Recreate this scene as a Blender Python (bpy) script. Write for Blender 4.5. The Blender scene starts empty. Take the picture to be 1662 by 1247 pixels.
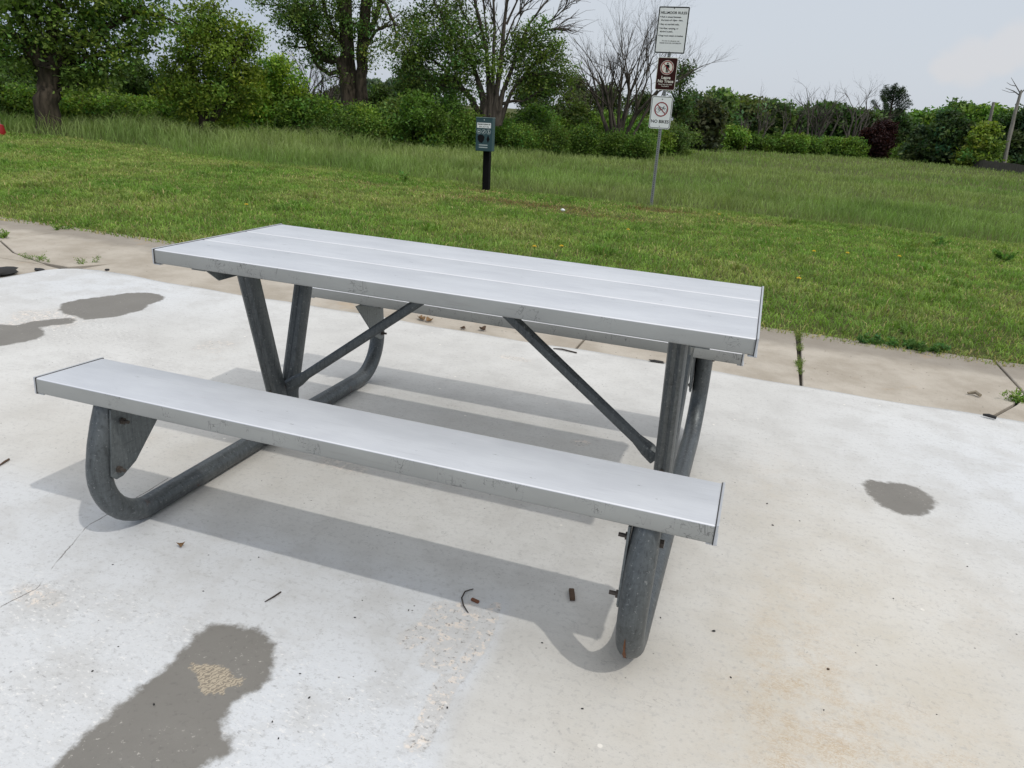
import bpy, math, random
import numpy as np
from mathutils import Vector, Matrix

scene = bpy.context.scene
col = scene.collection
PI = math.pi

# ------------------------------------------------------------------ camera
CAM = np.array([0.89783, -2.31444, 1.26538])
CR = np.array([0.94633265, 0.31553194, 0.06995799])
CU = np.array([-0.17035033, 0.30302178, 0.93763456])
CF = np.array([-0.27465486, 0.89923156, -0.34051037])
FPX, PW, PH = 1232.932, 1662.0, 1247.0
cam = bpy.data.cameras.new('camera')
cam.sensor_fit = 'HORIZONTAL'
cam.sensor_width = 36.0
cam.lens = FPX / PW * 36.0
cam.clip_start = 0.05
cam.clip_end = 3000
cam_o = bpy.data.objects.new('camera', cam)
col.objects.link(cam_o)
cam_o.matrix_world = Matrix(((CR[0], CU[0], -CF[0], CAM[0]), (CR[1], CU[1], -CF[1], CAM[1]),
                             (CR[2], CU[2], -CF[2], CAM[2]), (0, 0, 0, 1)))
scene.camera = cam_o


def ray(u, v):
    return CF + CR * (u - PW / 2) / FPX - CU * (v - PH / 2) / FPX


def at(u, v, d):
    """the place seen at photo point (u, v), d metres away along the ground"""
    r = ray(u, v)
    return CAM + r * (d / math.hypot(r[0], r[1]))


def ground_at(u, v, z=0.0):
    r = ray(u, v)
    return CAM + r * ((z - CAM[2]) / r[2])


# ------------------------------------------------------------------ tagging
def tag(o, label=None, cat=None, group=None, kind=None):
    if label: o['label'] = label
    if cat: o['category'] = cat
    if group: o['group'] = group
    if kind: o['kind'] = kind
    return o


def empty(name, loc=(0, 0, 0), rz=0.0):
    o = bpy.data.objects.new(name, None)
    o.empty_display_size = 0.1
    o.location = loc
    o.rotation_euler = (0, 0, rz)
    col.objects.link(o)
    return o


# ------------------------------------------------------------------ mesh helper
class MB:
    """collects faces, then links them as one mesh object"""
    def __init__(s):
        s.v = []; s.f = []; s.m = []; s.t = []

    def add(s, verts, faces, mat=0, tint=1.0):
        b = len(s.v)
        s.v.extend([tuple(float(c) for c in p) for p in verts])
        s.f.extend([tuple(b + i for i in q) for q in faces])
        s.m.extend([mat] * len(faces))
        s.t.extend([tint] * len(verts))

    def box(s, c, h, R=None, mat=0):
        c = np.array(c, float); h = np.array(h, float)
        p = []
        for x in (-1, 1):
            for y in (-1, 1):
                for z in (-1, 1):
                    q = np.array((x, y, z)) * h
                    if R is not None: q = R @ q
                    p.append(c + q)
        s.add(p, [(0, 1, 3, 2), (4, 6, 7, 5), (0, 4, 5, 1), (2, 3, 7, 6), (0, 2, 6, 4), (1, 5, 7, 3)], mat)

    def prism(s, poly, d0, d1, axis=0, mat=0):
        """polygon (2-D) extruded along an axis between d0 and d1"""
        n = len(poly)
        def mk(a, b, d):
            return [(d, a, b), (a, d, b), (a, b, d)][axis]
        p = [mk(a, b, d0) for a, b in poly] + [mk(a, b, d1) for a, b in poly]
        fs = [tuple(range(n))[::-1], tuple(range(n, 2 * n))]
        fs += [(i, (i + 1) % n, n + (i + 1) % n, n + i) for i in range(n)]
        s.add(p, fs, mat)

    def tube(s, pts, rads, n=8, cap=True, prof=None, up=None, mat=0):
        pts = [np.array(p, float) for p in pts]
        if np.isscalar(rads): rads = [rads] * len(pts)
        verts = []
        prev = None
        for i, p in enumerate(pts):
            t = (pts[min(i + 1, len(pts) - 1)] - pts[max(i - 1, 0)])
            t = t / (np.linalg.norm(t) + 1e-12)
            if prev is None:
                a = np.array(up if up is not None else (0.0, 0.0, 1.0), float)
                if abs(a @ t) > 0.95: a = np.array((1.0, 0.0, 0.0))
            else:
                a = prev
            a = a - t * (a @ t); a /= np.linalg.norm(a) + 1e-12
            prev = a
            b = np.cross(t, a)
            for k in range(n):
                w = 2 * PI * k / n
                rr = rads[i]
                if prof is not None:
                    ca, cb = prof[k]
                else:
                    ca, cb = math.cos(w), math.sin(w)
                verts.append(p + rr * (a * ca + b * cb))
        fs = []
        for i in range(len(pts) - 1):
            for k in range(n):
                k2 = (k + 1) % n
                fs.append((i * n + k, i * n + k2, (i + 1) * n + k2, (i + 1) * n + k))
        if cap:
            fs.append(tuple(range(n))[::-1])
            fs.append(tuple((len(pts) - 1) * n + k for k in range(n)))
        s.add(verts, fs, mat)

    def disc(s, c, r, nrm, up, n=20, r_in=None, mat=0):
        c = np.array(c, float); nrm = np.array(nrm, float); up = np.array(up, float)
        rt = np.cross(up, nrm); 
        ring = lambda q: [c + q * (rt * math.cos(2 * PI * k / n) + up * math.sin(2 * PI * k / n)) for k in range(n)]
        if r_in is None:
            s.add(ring(r), [tuple(range(n))], mat)
        else:
            s.add(ring(r) + ring(r_in), [(k, (k + 1) % n, n + (k + 1) % n, n + k) for k in range(n)], mat)

    def build(s, name, mats, parent=None, smooth=False, bevel=0.0, segs=2, angle=35):
        me = bpy.data.meshes.new(name)
        me.from_pydata(s.v, [], s.f)
        if not isinstance(mats, (list, tuple)): mats = [mats]
        for m in mats: me.materials.append(m)
        if len(mats) > 1: me.polygons.foreach_set('material_index', s.m)
        me.validate(); me.update()
        if smooth:
            me.polygons.foreach_set('use_smooth', [True] * len(me.polygons))
            me.set_sharp_from_angle(angle=math.radians(angle))
        o = bpy.data.objects.new(name, me)
        col.objects.link(o)
        if parent is not None: o.parent = parent
        if bevel > 0:
            b = o.modifiers.new('bevel', 'BEVEL')
            b.width = bevel; b.segments = segs; b.limit_method = 'ANGLE'; b.angle_limit = math.radians(40)
            b.harden_normals = False
        return o


def np_mesh(name, V, faces, mat, parent=None, tint=None, smooth=False):
    """faces: list of (M,k) arrays; tint (N,3) colour per vertex"""
    me = bpy.data.meshes.new(name)
    me.vertices.add(len(V))
    me.vertices.foreach_set('co', np.ascontiguousarray(V, np.float32).ravel())
    faces = [f for f in faces if len(f)]
    tot = sum(f.size for f in faces); npoly = sum(len(f) for f in faces)
    me.loops.add(tot)
    me.loops.foreach_set('vertex_index', np.concatenate([f.ravel() for f in faces]).astype(np.int32))
    me.polygons.add(npoly)
    sizes = np.concatenate([np.full(len(f), f.shape[1]) for f in faces])
    starts = np.concatenate([[0], np.cumsum(sizes)[:-1]])
    me.polygons.foreach_set('loop_start', starts.astype(np.int32))
    if smooth: me.polygons.foreach_set('use_smooth', np.ones(npoly, bool))
    me.update(calc_edges=True)
    if tint is not None:
        a = me.color_attributes.new('tint', 'FLOAT_COLOR', 'POINT')
        c = np.ones((len(V), 4), np.float32); c[:, :3] = tint
        a.data.foreach_set('color', c.ravel())
    me.materials.append(mat)
    o = bpy.data.objects.new(name, me)
    col.objects.link(o)
    if parent is not None: o.parent = parent
    return o


# ------------------------------------------------------------------ material helpers
class NT:
    def __init__(s, name):
        s.mat = bpy.data.materials.new(name)
        s.mat.use_nodes = True
        s.t = s.mat.node_tree
        s.t.nodes.clear()
        s.out = s.n('ShaderNodeOutputMaterial')

    def n(s, typ, **kw):
        o = s.t.nodes.new(typ)
        for k, v in kw.items(): setattr(o, k, v)
        return o

    def link(s, a, b): s.t.links.new(a, b)

    def inp(s, sock, v):
        if v is None: return
        if isinstance(v, bpy.types.NodeSocket): s.link(v, sock)
        elif isinstance(v, (tuple, list)) and len(v) == 3 and sock.type == 'RGBA': sock.default_value = (*v, 1)
        else: sock.default_value = v

    def math(s, op, a, b=None, c=None, clamp=False):
        m = s.n('ShaderNodeMath', operation=op, use_clamp=clamp)
        s.inp(m.inputs[0], a); s.inp(m.inputs[1], b); s.inp(m.inputs[2], c)
        return m.outputs[0]

    def mix(s, f, a, b, blend='MIX'):
        m = s.n('ShaderNodeMix', data_type='RGBA', blend_type=blend)
        s.inp(m.inputs[0], f); s.inp(m.inputs[6], a); s.inp(m.inputs[7], b)
        return m.outputs[2]

    def coord(s, scale=(1, 1, 1), rot=(0, 0, 0), loc=(0, 0, 0), src='Object'):
        tc = s.n('ShaderNodeTexCoord')
        mp = s.n('ShaderNodeMapping')
        mp.inputs['Scale'].default_value = scale
        mp.inputs['Rotation'].default_value = rot
        mp.inputs['Location'].default_value = loc
        s.link(tc.outputs[src], mp.inputs['Vector'])
        return mp.outputs[0]

    def noise(s, vec, scale, detail=4, rough=0.55, dist=0.0, color=False):
        x = s.n('ShaderNodeTexNoise')
        s.link(vec, x.inputs['Vector'])
        x.inputs['Scale'].default_value = scale
        x.inputs['Detail'].default_value = detail
        x.inputs['Roughness'].default_value = rough
        x.inputs['Distortion'].default_value = dist
        return x.outputs['Color' if color else 'Fac']

    def voro(s, vec, scale, feature='F1', rnd=1.0, out='Distance'):
        x = s.n('ShaderNodeTexVoronoi', feature=feature)
        s.link(vec, x.inputs['Vector'])
        x.inputs['Scale'].default_value = scale
        x.inputs['Randomness'].default_value = rnd
        return x.outputs[out]

    def step(s, v, a, b):
        """0 below a, 1 above b (a may exceed b)"""
        m = s.n('ShaderNodeMapRange', interpolation_type='SMOOTHSTEP')
        m.clamp = True
        s.inp(m.inputs['Value'], v)
        if a <= b:
            m.inputs['From Min'].default_value = a; m.inputs['From Max'].default_value = b
        else:
            m.inputs['From Min'].default_value = b; m.inputs['From Max'].default_value = a
            m.inputs['To Min'].default_value = 1; m.inputs['To Max'].default_value = 0
        return m.outputs[0]

    def attr(s, name, out='Fac'):
        a = s.n('ShaderNodeAttribute', attribute_name=name)
        return a.outputs[out]

    def bump(s, h, strength=0.3, dist=0.01, normal=None):
        b = s.n('ShaderNodeBump')
        b.inputs['Strength'].default_value = strength
        b.inputs['Distance'].default_value = dist
        s.link(h, b.inputs['Height'])
        if normal is not None: s.link(normal, b.inputs['Normal'])
        return b.outputs[0]

    def pbr(s, base, rough=0.6, metal=0.0, normal=None, spec=0.5, alpha=None):
        p = s.n('ShaderNodeBsdfPrincipled')
        s.inp(p.inputs['Base Color'], base); s.inp(p.inputs['Roughness'], rough); s.inp(p.inputs['Metallic'], metal)
        s.inp(p.inputs['Specular IOR Level'], spec)
        if normal is not None: s.link(normal, p.inputs['Normal'])
        s.link(p.outputs[0], s.out.inputs[0])
        return p


def plain(name, base, rough=0.6, metal=0.0, var=0.12, vscale=30, spec=0.5):
    m = NT(name)
    v = m.noise(m.coord(), vscale, 5)
    k = m.math('ADD', m.math('MULTIPLY', v, 2 * var), 1 - var)
    c = m.mix(1.0, tuple(base), k, 'MULTIPLY')
    m.pbr(c, rough, metal, spec=spec)
    return m.mat


# ------------------------------------------------------------------ materials
def mat_leaf(name, trans=0.3, spec=0.25):
    m = NT(name)
    c = m.attr('tint', 'Color')
    p = m.n('ShaderNodeBsdfPrincipled')
    m.link(c, p.inputs['Base Color']); p.inputs['Roughness'].default_value = 0.6
    p.inputs['Specular IOR Level'].default_value = spec
    t = m.n('ShaderNodeBsdfTranslucent')
    m.link(m.mix(1.0, c, (1.0, 1.1, 0.55), 'MULTIPLY'), t.inputs['Color'])
    mx = m.n('ShaderNodeMixShader'); mx.inputs[0].default_value = trans
    m.link(p.outputs[0], mx.inputs[1]); m.link(t.outputs[0], mx.inputs[2])
    m.link(mx.outputs[0], m.out.inputs[0])
    return m.mat


M_LEAF = mat_leaf('leaf', 0.42, 0.3)
M_GRASS = mat_leaf('grass_blade', 0.42, 0.2)


def mat_bark(name, a, b):
    m = NT(name)
    co = m.coord((1, 1, 0.22))
    n1 = m.noise(co, 9, 6, 0.65, 0.4)
    n2 = m.noise(m.coord(), 1.3, 3)
    c = m.mix(m.step(n1, 0.3, 0.7), a, b)
    c = m.mix(m.math('MULTIPLY', m.step(n2, 0.5, 0.75), 0.35), c, (0.07, 0.075, 0.035))
    m.pbr(c, 0.9, normal=m.bump(n1, 0.7, 0.04), spec=0.2)
    return m.mat


M_BARK = mat_bark('dark_bark', (0.022, 0.018, 0.013), (0.085, 0.068, 0.05))
M_BARK2 = mat_bark('grey_bark', (0.032, 0.027, 0.022), (0.105, 0.088, 0.074))
M_DEAD = mat_bark('dead_wood', (0.048, 0.042, 0.037), (0.135, 0.120, 0.106))
M_POLE = mat_bark('weathered_wood', (0.16, 0.15, 0.135), (0.30, 0.28, 0.25))


def mat_alu(name, face_scratch=True):
    m = NT(name)
    co = m.coord()
    fine = m.noise(m.coord((3, 260, 260)), 4, 3, 0.6)
    blot = m.noise(m.coord((1.2, 3, 3)), 3, 5, 0.6)
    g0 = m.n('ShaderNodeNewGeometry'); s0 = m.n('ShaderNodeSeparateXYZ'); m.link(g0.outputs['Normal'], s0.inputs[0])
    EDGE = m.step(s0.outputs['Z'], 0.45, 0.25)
    c = m.mix(m.step(blot, 0.25, 0.75), (0.53, 0.552, 0.590), (0.608, 0.632, 0.668))
    c = m.mix(m.math('MULTIPLY', m.step(fine, 0.48, 0.72), 0.40), c, (0.43, 0.45, 0.49))
    st2 = m.noise(m.coord((2.2, 40, 40), loc=(7, 0, 0)), 3, 4, 0.6)
    c = m.mix(m.math('MULTIPLY', m.step(st2, 0.56, 0.72), 0.22), c, (0.36, 0.37, 0.40))
    # faint reddish / grey smudges on the top
    sm = m.step(m.noise(m.coord((1, 3, 1), loc=(3, 1, 0)), 3.3, 5, 0.7), 0.66, 0.78)
    c = m.mix(m.math('MULTIPLY', sm, 0.25), c, (0.50, 0.42, 0.43))
    # short dark nicks
    v = m.n('ShaderNodeTexVoronoi', feature='F1')
    m.link(m.coord((5, 22, 22), rot=(0, 0, 0.15)), v.inputs['Vector']); v.inputs['Scale'].default_value = 1.6
    nick = m.math('MULTIPLY', m.step(v.outputs['Distance'], 0.10, 0.05), m.step(m.noise(co, 90, 2), 0.45, 0.6))
    c = m.mix(m.math('MULTIPLY', nick, 0.55), c, (0.16, 0.16, 0.165))
    # shade of the side faces painted into the colour, darker than the tread
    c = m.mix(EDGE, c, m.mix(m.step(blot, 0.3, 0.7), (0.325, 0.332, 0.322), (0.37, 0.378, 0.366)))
    # scratches that gather on the bench front edge (only on faces looking sideways)
    geo = m.n('ShaderNodeNewGeometry')
    sep = m.n('ShaderNodeSeparateXYZ'); m.link(geo.outputs['Normal'], sep.inputs[0])
    side = m.step(sep.outputs['Z'], 0.6, 0.3)
    if face_scratch:
        w = m.noise(m.coord((3, 3, 3)), 2.2, 2)
        l1 = m.math('ABSOLUTE', m.math('SUBTRACT', m.noise(m.coord((5, 5, 9)), 5, 2, 0.5, 1.5), 0.5))
        l2 = m.math('ABSOLUTE', m.math('SUBTRACT', m.noise(m.coord((14, 9, 4), loc=(5, 2, 1)), 3, 2, 0.5, 0.8), 0.5))
        s1 = m.step(l1, 0.014, 0.004); s2 = m.step(l2, 0.011, 0.003)
        msk = m.math('MULTIPLY', m.step(w, 0.40, 0.55), m.step(m.noise(co, 14, 3), 0.47, 0.56))
        sc = m.math('MULTIPLY', m.math('MAXIMUM', s1, s2), m.math('MULTIPLY', msk, side))
        c = m.mix(m.math('MULTIPLY', sc, 0.7), c, (0.12, 0.12, 0.12))
    # grime that gathers in patches along the lower part of the edges
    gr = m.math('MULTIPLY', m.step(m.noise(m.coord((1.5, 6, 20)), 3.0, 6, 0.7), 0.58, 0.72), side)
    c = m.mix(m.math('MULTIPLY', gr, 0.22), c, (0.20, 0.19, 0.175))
    # the ridged tread, running along the plank
    sx = m.n('ShaderNodeSeparateXYZ'); m.link(co, sx.inputs[0])
    rid = m.math('SINE', m.math('MULTIPLY', sx.outputs['Y'], 2 * PI / 0.0042))
    rid = m.math('MULTIPLY', rid, m.step(sep.outputs['Z'], 0.8, 0.95))
    h = m.math('ADD', m.math('MULTIPLY', rid, 0.35), fine)
    GLINT = m.math('MULTIPLY', m.step(s0.outputs['Z'], 0.40, 0.55), m.step(s0.outputs['Z'], 0.975, 0.93))
    c = m.mix(m.math('MULTIPLY', GLINT, 0.8), c, (0.82, 0.83, 0.86))  # bright glint along the rolled edges, put into the base colour
    m.pbr(c, m.math('SUBTRACT', m.math('ADD', m.math('MULTIPLY', blot, 0.12), 0.40), m.math('MULTIPLY', GLINT, 0.15)), m.math('ADD', 0.25, m.math('MULTIPLY', GLINT, 0.3)), normal=m.bump(h, 0.12, 0.002), spec=0.4)
    return m.mat


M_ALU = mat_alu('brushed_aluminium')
M_CAP = plain('aluminium_cap', (0.50, 0.52, 0.55), 0.4, 0.4, 0.08)
M_SEAM = plain('dark_seam', (0.035, 0.033, 0.032), 0.8)


def mat_galv(name, base=(0.092, 0.102, 0.107)):
    m = NT(name)
    co = m.coord()
    n1 = m.noise(co, 16, 6, 0.65)
    n2 = m.noise(m.coord((1, 1, 1)), 70, 4, 0.6)
    st = m.noise(m.coord((30, 3, 3)), 3, 4)
    vz = m.noise(m.coord((60, 60, 4)), 2.0, 5, 0.65)      # streaks down the uprights
    vy = m.noise(m.coord((70, 5, 70)), 2.0, 5, 0.65)      # streaks along the runners
    spl = m.voro(co, 140, out='Color')
    spg = m.n('ShaderNodeSeparateColor'); m.link(spl, spg.inputs[0])
    c = m.mix(m.step(n1, 0.25, 0.75), tuple(b * 0.86 for b in base), tuple(b * 1.14 for b in base))
    c = m.mix(m.math('MULTIPLY', m.step(vz, 0.50, 0.70), 0.45), c, tuple(b * 1.75 for b in base))
    c = m.mix(m.math('MULTIPLY', m.step(vz, 0.46, 0.32), 0.65), c, tuple(b * 0.35 for b in base))
    c = m.mix(m.math('MULTIPLY', m.step(vy, 0.46, 0.32), 0.45), c, tuple(b * 0.4 for b in base))
    c = m.mix(m.math('MULTIPLY', spg.outputs[0], 0.22), c, tuple(b * 1.9 for b in base))
    c = m.mix(m.math('MULTIPLY', m.step(m.noise(co, 120, 2), 0.64, 0.70), 0.5), c, (0.30, 0.31, 0.31))
    sp = m.n('ShaderNodeSeparateXYZ'); m.link(co, sp.inputs[0])
    low = m.step(sp.outputs['Z'], 0.12, 0.0)
    rust = m.math('MULTIPLY', m.step(m.noise(co, 22, 5, 0.7), 0.60, 0.70), low)
    c = m.mix(m.math('MULTIPLY', rust, 0.8), c, (0.13, 0.05, 0.02))
    m.pbr(c, m.math('ADD', m.math('MULTIPLY', n1, 0.25), 0.33), 0.55, normal=m.bump(n2, 0.15, 0.002), spec=0.5)
    return m.mat


M_GALV = mat_galv('galvanised_steel')
M_GALV2 = mat_galv('galvanised_plate', (0.135, 0.15, 0.155))
M_BOLT = plain('rusty_bolt', (0.09, 0.075, 0.065), 0.6, 0.5, 0.4, 80)
M_RUST = plain('rust', (0.15, 0.06, 0.025), 0.85, 0.0, 0.4, 90)


# ---- white pad: the field attributes are computed on its grid
def poly_sd(P, poly):
    """signed distance to polygon, positive inside; P (N,2)"""
    poly = np.array(poly, float); n = len(poly)
    d = np.full(len(P), 1e9); ins = np.zeros(len(P), bool)
    for i in range(n):
        a, b = poly[i], poly[(i + 1) % n]
        ab = b - a; t = np.clip(((P - a) @ ab) / (ab @ ab + 1e-12), 0, 1)
        d = np.minimum(d, np.linalg.norm(P - (a + t[:, None] * ab), axis=1))
        c = ((a[1] > P[:, 1]) != (b[1] > P[:, 1]))
        with np.errstate(divide='ignore', invalid='ignore'):
            xi = (b[0] - a[0]) * (P[:, 1] - a[1]) / (b[1] - a[1]) + a[0]
        ins ^= c & (P[:, 0] < xi)
    return np.where(ins, d, -d)


def line_d(P, pts):
    pts = np.array(pts, float); d = np.full(len(P), 1e9)
    for a, b in zip(pts[:-1], pts[1:]):
        ab = b - a; t = np.clip(((P - a) @ ab) / (ab @ ab), 0, 1)
        d = np.minimum(d, np.linalg.norm(P - (a + t[:, None] * ab), axis=1))
    return d


DAMP = [
    [[-0.24, -1.95], [-0.228, -1.55], [-0.236, -1.428], [-0.238, -1.397], [-0.233, -1.345], [-0.236, -1.272], [-0.228, -1.2], [-0.232, -1.146], [-0.242, -1.079], [-0.241, -1.037], [-0.221, -1.013], [-0.188, -1.003], [-0.16, -1.002], [-0.128, -0.991], [-0.087, -1.001], [-0.049, -1.029], [-0.028, -1.052], [-0.018, -1.08], [0.002, -1.102], [0.011, -1.134], [0.009, -1.163], [-0.012, -1.194], [-0.019, -1.224], [-0.01, -1.247], [0.001, -1.278], [0.021, -1.304], [0.04, -1.301], [0.062, -1.33], [0.057, -1.355], [0.041, -1.37], [0.036, -1.388], [0.042, -1.433], [0.02, -1.6], [-0.05, -1.95]],
    [[-2.844, 0.922], [-2.927, 1.02], [-2.921, 1.138], [-2.85, 1.308], [-2.821, 1.404], [-2.746, 1.483], [-2.657, 1.494], [-2.568, 1.455], [-2.52, 1.367], [-2.519, 1.274], [-2.454, 1.141], [-2.466, 1.069], [-2.468, 0.965], [-2.511, 0.897], [-2.554, 0.83], [-2.661, 0.858], [-2.746, 0.863]],
    [[-2.95, 0.45], [-2.877, 0.529], [-2.753, 0.573], [-2.75, 0.666], [-2.704, 0.753], [-2.656, 0.822], [-2.587, 0.809], [-2.56, 0.732], [-2.608, 0.665], [-2.629, 0.616], [-2.508, 0.537], [-2.473, 0.46], [-2.485, 0.389], [-2.521, 0.291], [-2.58, 0.2], [-2.75, 0.1], [-2.95, 0.15]],
    [[1.437, 0.637], [1.467, 0.686], [1.512, 0.685], [1.578, 0.711], [1.64, 0.702], [1.683, 0.645], [1.692, 0.585], [1.663, 0.519], [1.627, 0.453], [1.574, 0.428], [1.525, 0.434], [1.487, 0.466], [1.452, 0.533]],
]
TAN = [[-0.196, -1.156], [-0.178, -1.154], [-0.118, -1.132], [-0.088, -1.14], [-0.071, -1.157], [-0.047, -1.146], [-0.031, -1.168], [-0.058, -1.186], [-0.056, -1.21], [-0.089, -1.224], [-0.108, -1.223], [-0.132, -1.194], [-0.17, -1.175]]
SEAM = [[0.405, -0.55], [0.416, -0.7], [0.433, -0.798], [0.435, -0.88], [0.43, -0.946], [0.431, -1.012], [0.435, -1.072], [0.44, -1.123], [0.461, -1.215], [0.47, -1.6]]
WORN = [([[0.261, -0.729], [0.264, -0.813], [0.245, -0.88]], 0.035), ([[0.40, -0.67], [0.419, -0.82], [0.405, -0.95], [0.385, -1.0]], 0.03),
        ([[0.385, -0.97], [0.395, -1.06], [0.40, -1.17]], 0.028), ([[0.33, -0.72], [0.34, -0.92]], 0.05)]
CRACK = [[-0.60, -1.33], [-0.749, -1.173], [-0.734, -1.081], [-0.797, -0.951], [-0.813, -0.907], [-0.862, -0.799], [-0.863, -0.564], [-0.869, -0.445]]


def mat_pad():
    m = NT('white_painted_concrete')
    co = m.coord()
    big = m.noise(co, 1.1, 4, 0.6)
    med = m.noise(co, 5, 6, 0.62)
    fin = m.noise(co, 60, 5, 0.65)
    warm = m.attr('warm'); worn = m.attr('worn'); damp = m.attr('damp'); tanp = m.attr('tanp')
    rust = m.attr('rust'); crack = m.attr('crack'); blue = m.attr('blue'); flake = m.attr('flake')
    c = m.mix(m.step(big, 0.3, 0.7), (0.545, 0.54, 0.52), (0.625, 0.625, 0.61))
    c = m.mix(m.math('MULTIPLY', blue, 0.9), c, (0.615, 0.64, 0.67))
    c = m.mix(m.math('MULTIPLY', m.step(med, 0.42, 0.66), 0.5), c, (0.47, 0.465, 0.45))
    c = m.mix(m.math('MULTIPLY', warm, m.math('ADD', m.math('MULTIPLY', med, 0.9), 0.1)), c, (0.56, 0.515, 0.43))
    # fine speckle of the worn paint
    c = m.mix(m.math('MULTIPLY', m.step(fin, 0.52, 0.68), 0.34), c, (0.33, 0.33, 0.325))
    c = m.mix(m.math('MULTIPLY', m.step(m.noise(m.coord((1, 2.2, 1), rot=(0, 0, 0.5)), 120, 4, 0.7), 0.56, 0.68), 0.35), c, (0.30, 0.30, 0.295))
    # peeled places: pale aggregate and grey pits
    pk = m.noise(m.coord((1, 1, 1), loc=(2, 7, 0)), 34, 6, 0.7)
    pk2 = m.noise(m.coord((1, 1, 1), loc=(9, 3, 0)), 75, 5, 0.7)
    wv = m.math('ADD', worn, m.math('MULTIPLY', m.math('SUBTRACT', med, 0.5), 0.8))
    wmask = m.step(wv, 0.30, 0.55)
    c = m.mix(m.math('MULTIPLY', wmask, 0.30), c, (0.50, 0.47, 0.43))
    c = m.mix(m.math('MULTIPLY', wmask, m.math('MULTIPLY', m.step(pk, 0.52, 0.60), 0.85)), c, (0.74, 0.67, 0.60))
    c = m.mix(m.math('MULTIPLY', wmask, m.math('MULTIPLY', m.step(pk2, 0.56, 0.64), 0.7)), c, (0.20, 0.19, 0.175))
    # pitted flakes
    fz = m.math('MULTIPLY', m.step(m.math('ADD', flake, m.math('MULTIPLY', m.math('SUBTRACT', med, 0.5), 1.0)), 0.3, 0.6), 1.0)
    fl = m.noise(m.coord((1, 2.0, 1), rot=(0, 0, 0.6), loc=(4, 1, 0)), 48, 5, 0.7)
    c = m.mix(m.math('MULTIPLY', fz, m.math('MULTIPLY', m.step(fl, 0.58, 0.66), 0.6)), c, (0.25, 0.25, 0.25))
    c = m.mix(m.math('MULTIPLY', fz, m.math('MULTIPLY', m.step(fl, 0.44, 0.36), 0.6)), c, (0.80, 0.79, 0.77))
    # rust-brown fibre streaks
    r1 = m.math('ABSOLUTE', m.math('SUBTRACT', m.noise(m.coord((1, 2.2, 1), rot=(0, 0, -0.45)), 40, 3, 0.6, 1.3), 0.5))
    r2 = m.math('ABSOLUTE', m.math('SUBTRACT', m.noise(m.coord((1, 2.0, 1), rot=(0, 0, 0.5), loc=(3, 3, 0)), 33, 3, 0.6, 1.4), 0.5))
    rr = m.math('MAXIMUM', m.step(r1, 0.040, 0.012), m.step(r2, 0.034, 0.010))
    rm = m.math('MULTIPLY', m.step(m.noise(co, 9, 6, 0.7), 0.34, 0.66), rust)
    c = m.mix(m.math('MULTIPLY', rm, 0.22), c, (0.58, 0.45, 0.27))
    c = m.mix(m.math('MULTIPLY', m.math('MULTIPLY', rr, rm), 0.55), c, (0.40, 0.27, 0.14))
    # trowel marks, pin holes and small pale chips
    tw = m.noise(m.coord((2.0, 11, 1), rot=(0, 0, 0.35)), 4, 5, 0.65)
    c = m.mix(m.math('MULTIPLY', m.step(tw, 0.50, 0.72), 0.22), c, (0.42, 0.415, 0.40))
    ph = m.math('MULTIPLY', m.step(m.voro(m.coord(loc=(2, 2, 0)), 75), 0.16, 0.08), m.step(m.noise(m.coord(loc=(8, 1, 0)), 5, 4), 0.48, 0.62))
    c = m.mix(m.math('MULTIPLY', ph, 0.45), c, (0.22, 0.215, 0.205))
    wc = m.math('MULTIPLY', m.step(m.voro(m.coord(loc=(5, 9, 0)), 11), 0.075, 0.05), m.step(m.noise(m.coord(loc=(3, 4, 0)), 2.5, 3), 0.52, 0.62))
    c = m.mix(m.math('MULTIPLY', wc, 0.8), c, (0.80, 0.77, 0.71))
    # faint dark hair scratches everywhere
    h1 = m.math('ABSOLUTE', m.math('SUBTRACT', m.noise(m.coord((1, 1.6, 1), rot=(0, 0, 0.9), loc=(1, 8, 0)), 17, 2, 0.5, 1.4), 0.5))
    hm = m.math('MULTIPLY', m.step(h1, 0.010, 0.003), m.step(m.noise(m.coord(loc=(5, 5, 0)), 9, 3), 0.54, 0.66))
    c = m.mix(m.math('MULTIPLY', hm, 0.4), c, (0.22, 0.21, 0.20))
    # dark specks
    sv = m.voro(co, 26)
    sk = m.math('MULTIPLY', m.step(sv, 0.085, 0.05), m.step(m.noise(co, 7, 2), 0.5, 0.6))
    c = m.mix(m.math('MULTIPLY', sk, 0.75), c, (0.07, 0.065, 0.06))
    # bare grey patches where the paint is gone
    ed = m.math('ADD', damp, m.math('MULTIPLY', m.math('SUBTRACT', m.noise(co, 26, 5, 0.7), 0.5), 0.055))
    dm = m.step(ed, -0.010, 0.012)
    dcol = m.mix(med, (0.165, 0.157, 0.142), (0.225, 0.217, 0.20))
    dcol = m.mix(m.math('MULTIPLY', m.step(fin, 0.55, 0.7), 0.3), dcol, (0.10, 0.095, 0.09))
    dsp = m.math('MULTIPLY', m.step(pk2, 0.60, 0.66), m.step(m.noise(co, 6, 3), 0.45, 0.62))
    dcol = m.mix(m.math('MULTIPLY', dsp, 0.8), dcol, (0.48, 0.46, 0.42))
    te = m.math('ADD', tanp, m.math('MULTIPLY', m.math('SUBTRACT', m.noise(co, 70, 4, 0.7), 0.5), 0.045))
    wav = m.n('ShaderNodeTexWave', wave_type='BANDS', bands_direction='X')
    m.link(m.coord(rot=(0, 0, 0.35)), wav.inputs['Vector']); wav.inputs['Scale'].default_value = 34; wav.inputs['Distortion'].default_value = 9.0; wav.inputs['Detail Scale'].default_value = 2.5
    wav.inputs['Detail'].default_value = 2
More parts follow.
